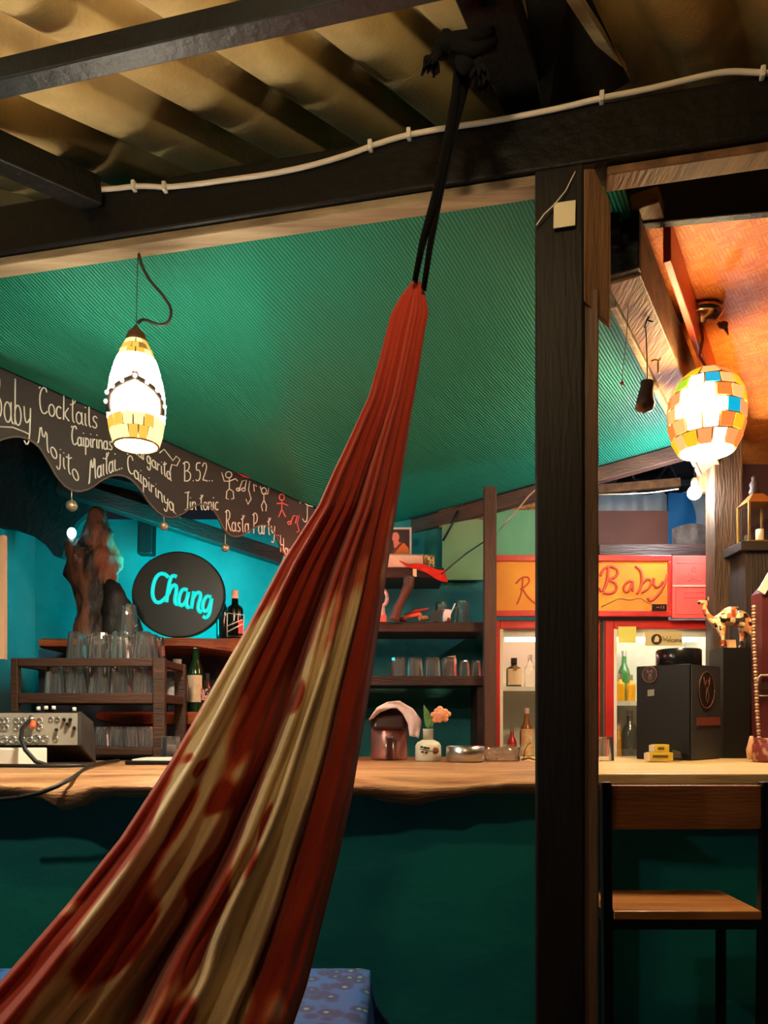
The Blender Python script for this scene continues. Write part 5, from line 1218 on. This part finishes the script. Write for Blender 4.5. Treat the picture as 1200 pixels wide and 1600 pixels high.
for (a,b) in (((-1,-1),(1,-1)),((1,-1),(1,1)),((-1,1),(1,1)),((-1,-1),(-1,1))):
    obj('pane',MB().box((lc.x+min(a[0],b[0])*lw+(.004 if a[0]!=b[0] else -.001),lc.y+min(a[1],b[1])*lw+(.004 if a[1]!=b[1] else -.001),zl+.0125),(lc.x+max(a[0],b[0])*lw-(.004 if a[0]!=b[0] else -.001),lc.y+max(a[1],b[1])*lw-(.004 if a[1]!=b[1] else -.001),zl+zh-.062)),M['pane'],ln)
obj('base',MB().box((lc.x-lw-.006,lc.y-lw-.006,zl),(lc.x+lw+.006,lc.y+lw+.006,zl+.012)),M['gold'],ln)
z0_=zl+zh-.06
obj('roof',MB().hexa([lc+V((sx*(lw+.006),sy*(lw+.006),z0_-zl)) for sx,sy in ((-1,-1),(1,-1),(1,1),(-1,1))]+[lc+V((sx*.022,sy*.022,z0_-zl+.045)) for sx,sy in ((-1,-1),(1,-1),(1,1),(-1,1))]),mat('amber_brass',srgb(170,120,70),.35,.6),ln)
obj('candle',MB().lathe([(0,.0125),(.016,.0125),(.016,.07),(.004,.072),(0,.072)],lc+V((.018,0,0)),14),mat('wax',srgb(230,206,160),.6),ln)
obj('top_ornament',MB().lathe([(.018,.0),(.022,.012),(.016,.03),(.020,.045),(.010,.062),(.012,.075),(0,.085)],lc+V((-.006,0,zh-.0145)),12),mat('dark_twig_metal',srgb(60,50,46),.6,.3),ln)

# ------------------------------------------------------------------ bar chair
ch=thing('bar_chair',(.73,1.9,0),'bar chair with black metal frame, wooden seat and wooden backrest at the pine counter','chair')
cd_=1.85
xl=P(944,0,cd_).x+.006; xr=P(1199,0,cd_).x
zs=CAMZ-293/1200*cd_
K=M['dark_metal']
def chl(a,b,nm,w=.024): return obj(nm,MB().bar(a,b,w,w,(0,1,0)),K,ch,bevel=.003)
chl(V((xl,cd_+.012,1.058)),V((xl+.012,cd_-.06+.072,0)),'back_leg'); chl(V((xr,cd_+.012,1.058)),V((xr-.012,cd_+.012,0)),'back_leg')
sy1=cd_+.23
chl(V((xl+.02,sy1-.02,zs-.052)),V((xl+.02,sy1-.02,0)),'front_leg',.022); chl(V((xr-.02,sy1-.02,zs-.052)),V((xr-.02,sy1-.02,0)),'front_leg',.022)
obj('seat',MB().box((xl+.016,cd_-.004,zs-.022),(xr-.014,sy1,zs)),M['seat_wood'],ch,bevel=.003)
obj('seat_frame',MB().box((xl+.0125,cd_+.002,zs-.046),(xr-.0125,sy1-.004,zs-.023)),K,ch)
obj('backrest',MB().box((xl+.013,cd_+.002,.944),(xr-.013,cd_+.020,1.050)),wood('backrest_wood',srgb(168,106,60),srgb(132,80,44),.45,'x',2),ch,bevel=.003)
for zz in (.28,): obj('foot_rail',MB().bar(V((xl+.022,sy1-.02,zz)),V((xr-.022,sy1-.02,zz)),.02,.02),K,ch)
# ------------------------------------------------------------------ table with cloth
tb=thing('small_table',(-.40,1.27,0),'low table under a blue patterned tablecloth below the hammock','table')
tx0,tx1,ty0,ty1,tz=-.78,-.035,1.17,1.50,.715
obj('table_top',MB().box((tx0+.01,ty0+.01,tz-.03),(tx1-.01,ty1-.01,tz)),M['seat_wood'],tb)
for (x,y) in ((tx0+.04,ty0+.04),(tx1-.04,ty0+.04),(tx1-.04,ty1-.04),(tx0+.04,ty1-.04)):
    obj('leg',MB().box((x-.02,y-.02,0),(x+.02,y+.02,tz-.031)),M['seat_wood'],tb)
m,nt,bs=new_mat('blue_print_cloth'); N=nt.nodes; L=nt.links; tcx=N.new('ShaderNodeTexCoord')
v1=N.new('ShaderNodeTexVoronoi'); v1.inputs['Scale'].default_value=34; v1.inputs['Randomness'].default_value=1.0; L.new(tcx.outputs['Object'],v1.inputs['Vector'])
cr=N.new('ShaderNodeValToRGB'); els=cr.color_ramp.elements; els[0].position=.0; els[0].color=srgb(190,120,80); els[1].position=.62; els[1].color=srgb(10,84,150); q=els.new(.14); q.color=srgb(60,150,140); q=els.new(.2); q.color=srgb(4,44,90); q=els.new(.45); q.color=srgb(6,52,104)
L.new(v1.outputs['Distance'],cr.inputs[0]); L.new(cr.outputs[0],bs.inputs['Base Color']); bs.inputs['Roughness'].default_value=.55; M['cloth_blue']=m
def tcl(s,t):
    # square cloth: inner part flat, outer part hanging
    a=(s-.5)*2; b=(t-.5)*2; W=(tx1-tx0)/2+.006; Dp=(ty1-ty0)/2+.006; cx_=(tx0+tx1)/2; cy_=(ty0+ty1)/2
    hang=.26
    X=a*(W+hang); Yy=b*(Dp+hang); ox=max(0,abs(X)-W); oy=max(0,abs(Yy)-Dp)
    drop=max(ox,oy) if min(ox,oy)==0 else math.hypot(ox,oy)
    fl=.10*drop+ .012*math.sin(18*(X+Yy))*min(1,drop/.1)
    px_=max(-W,min(W,X)); py_=max(-Dp,min(Dp,Yy))
    if ox>0: px_+=math.copysign(fl+ (.25*min(ox,oy)),X)
    if oy>0: py_+=math.copysign(fl+ (.25*min(ox,oy)),Yy)
    return V((cx_+px_,cy_+py_,tz+.004-drop*.96))
tag(obj('tablecloth',MB().grid(tcl,70,60),M['cloth_blue'],solid=.003),'blue patterned tablecloth draped over the low table','tablecloth')

# ------------------------------------------------------------------ other lamps of the place (outside the frame or hidden behind the hammock)
def bulb_lamp(name,label,pos,r,col,st,topz):
    t=thing(name,V(pos)-V((0,0,r)),label,'lamp')
    obj('bulb',MB().ball(pos,r,14,9),emit(name+'_glow_'+str(round(st)),col,st),t)
    obj('socket',MB().lathe([(r*.5,r*.85),(r*.5,r*2),(r*.2,r*2.2),(0,r*2.2)],pos,10),M['white_plastic'],t)
    obj('cord',MB().tube([V(pos)+V((0,0,r*2.2)),V((pos[0],pos[1],topz))],.003,5),M['rubber'],t)
bulb_lamp('seating_bulb','warm bulb hanging over the seating side behind the viewer',(.05,.95,2.40),.03,(1,.76,.42,1),165,2.52)
bulb_lamp('porch_bulb','cool bulb hanging at the left of the seating side',(-1.35,.75,2.0),.03,(1,.86,.66,1),300,2.3)
bulb_lamp('red_bulb','red bulb over the back bar hidden behind the hammock',tuple(P(535,905,3.05)),.03,(1,.12,.08,1),130,2.27)
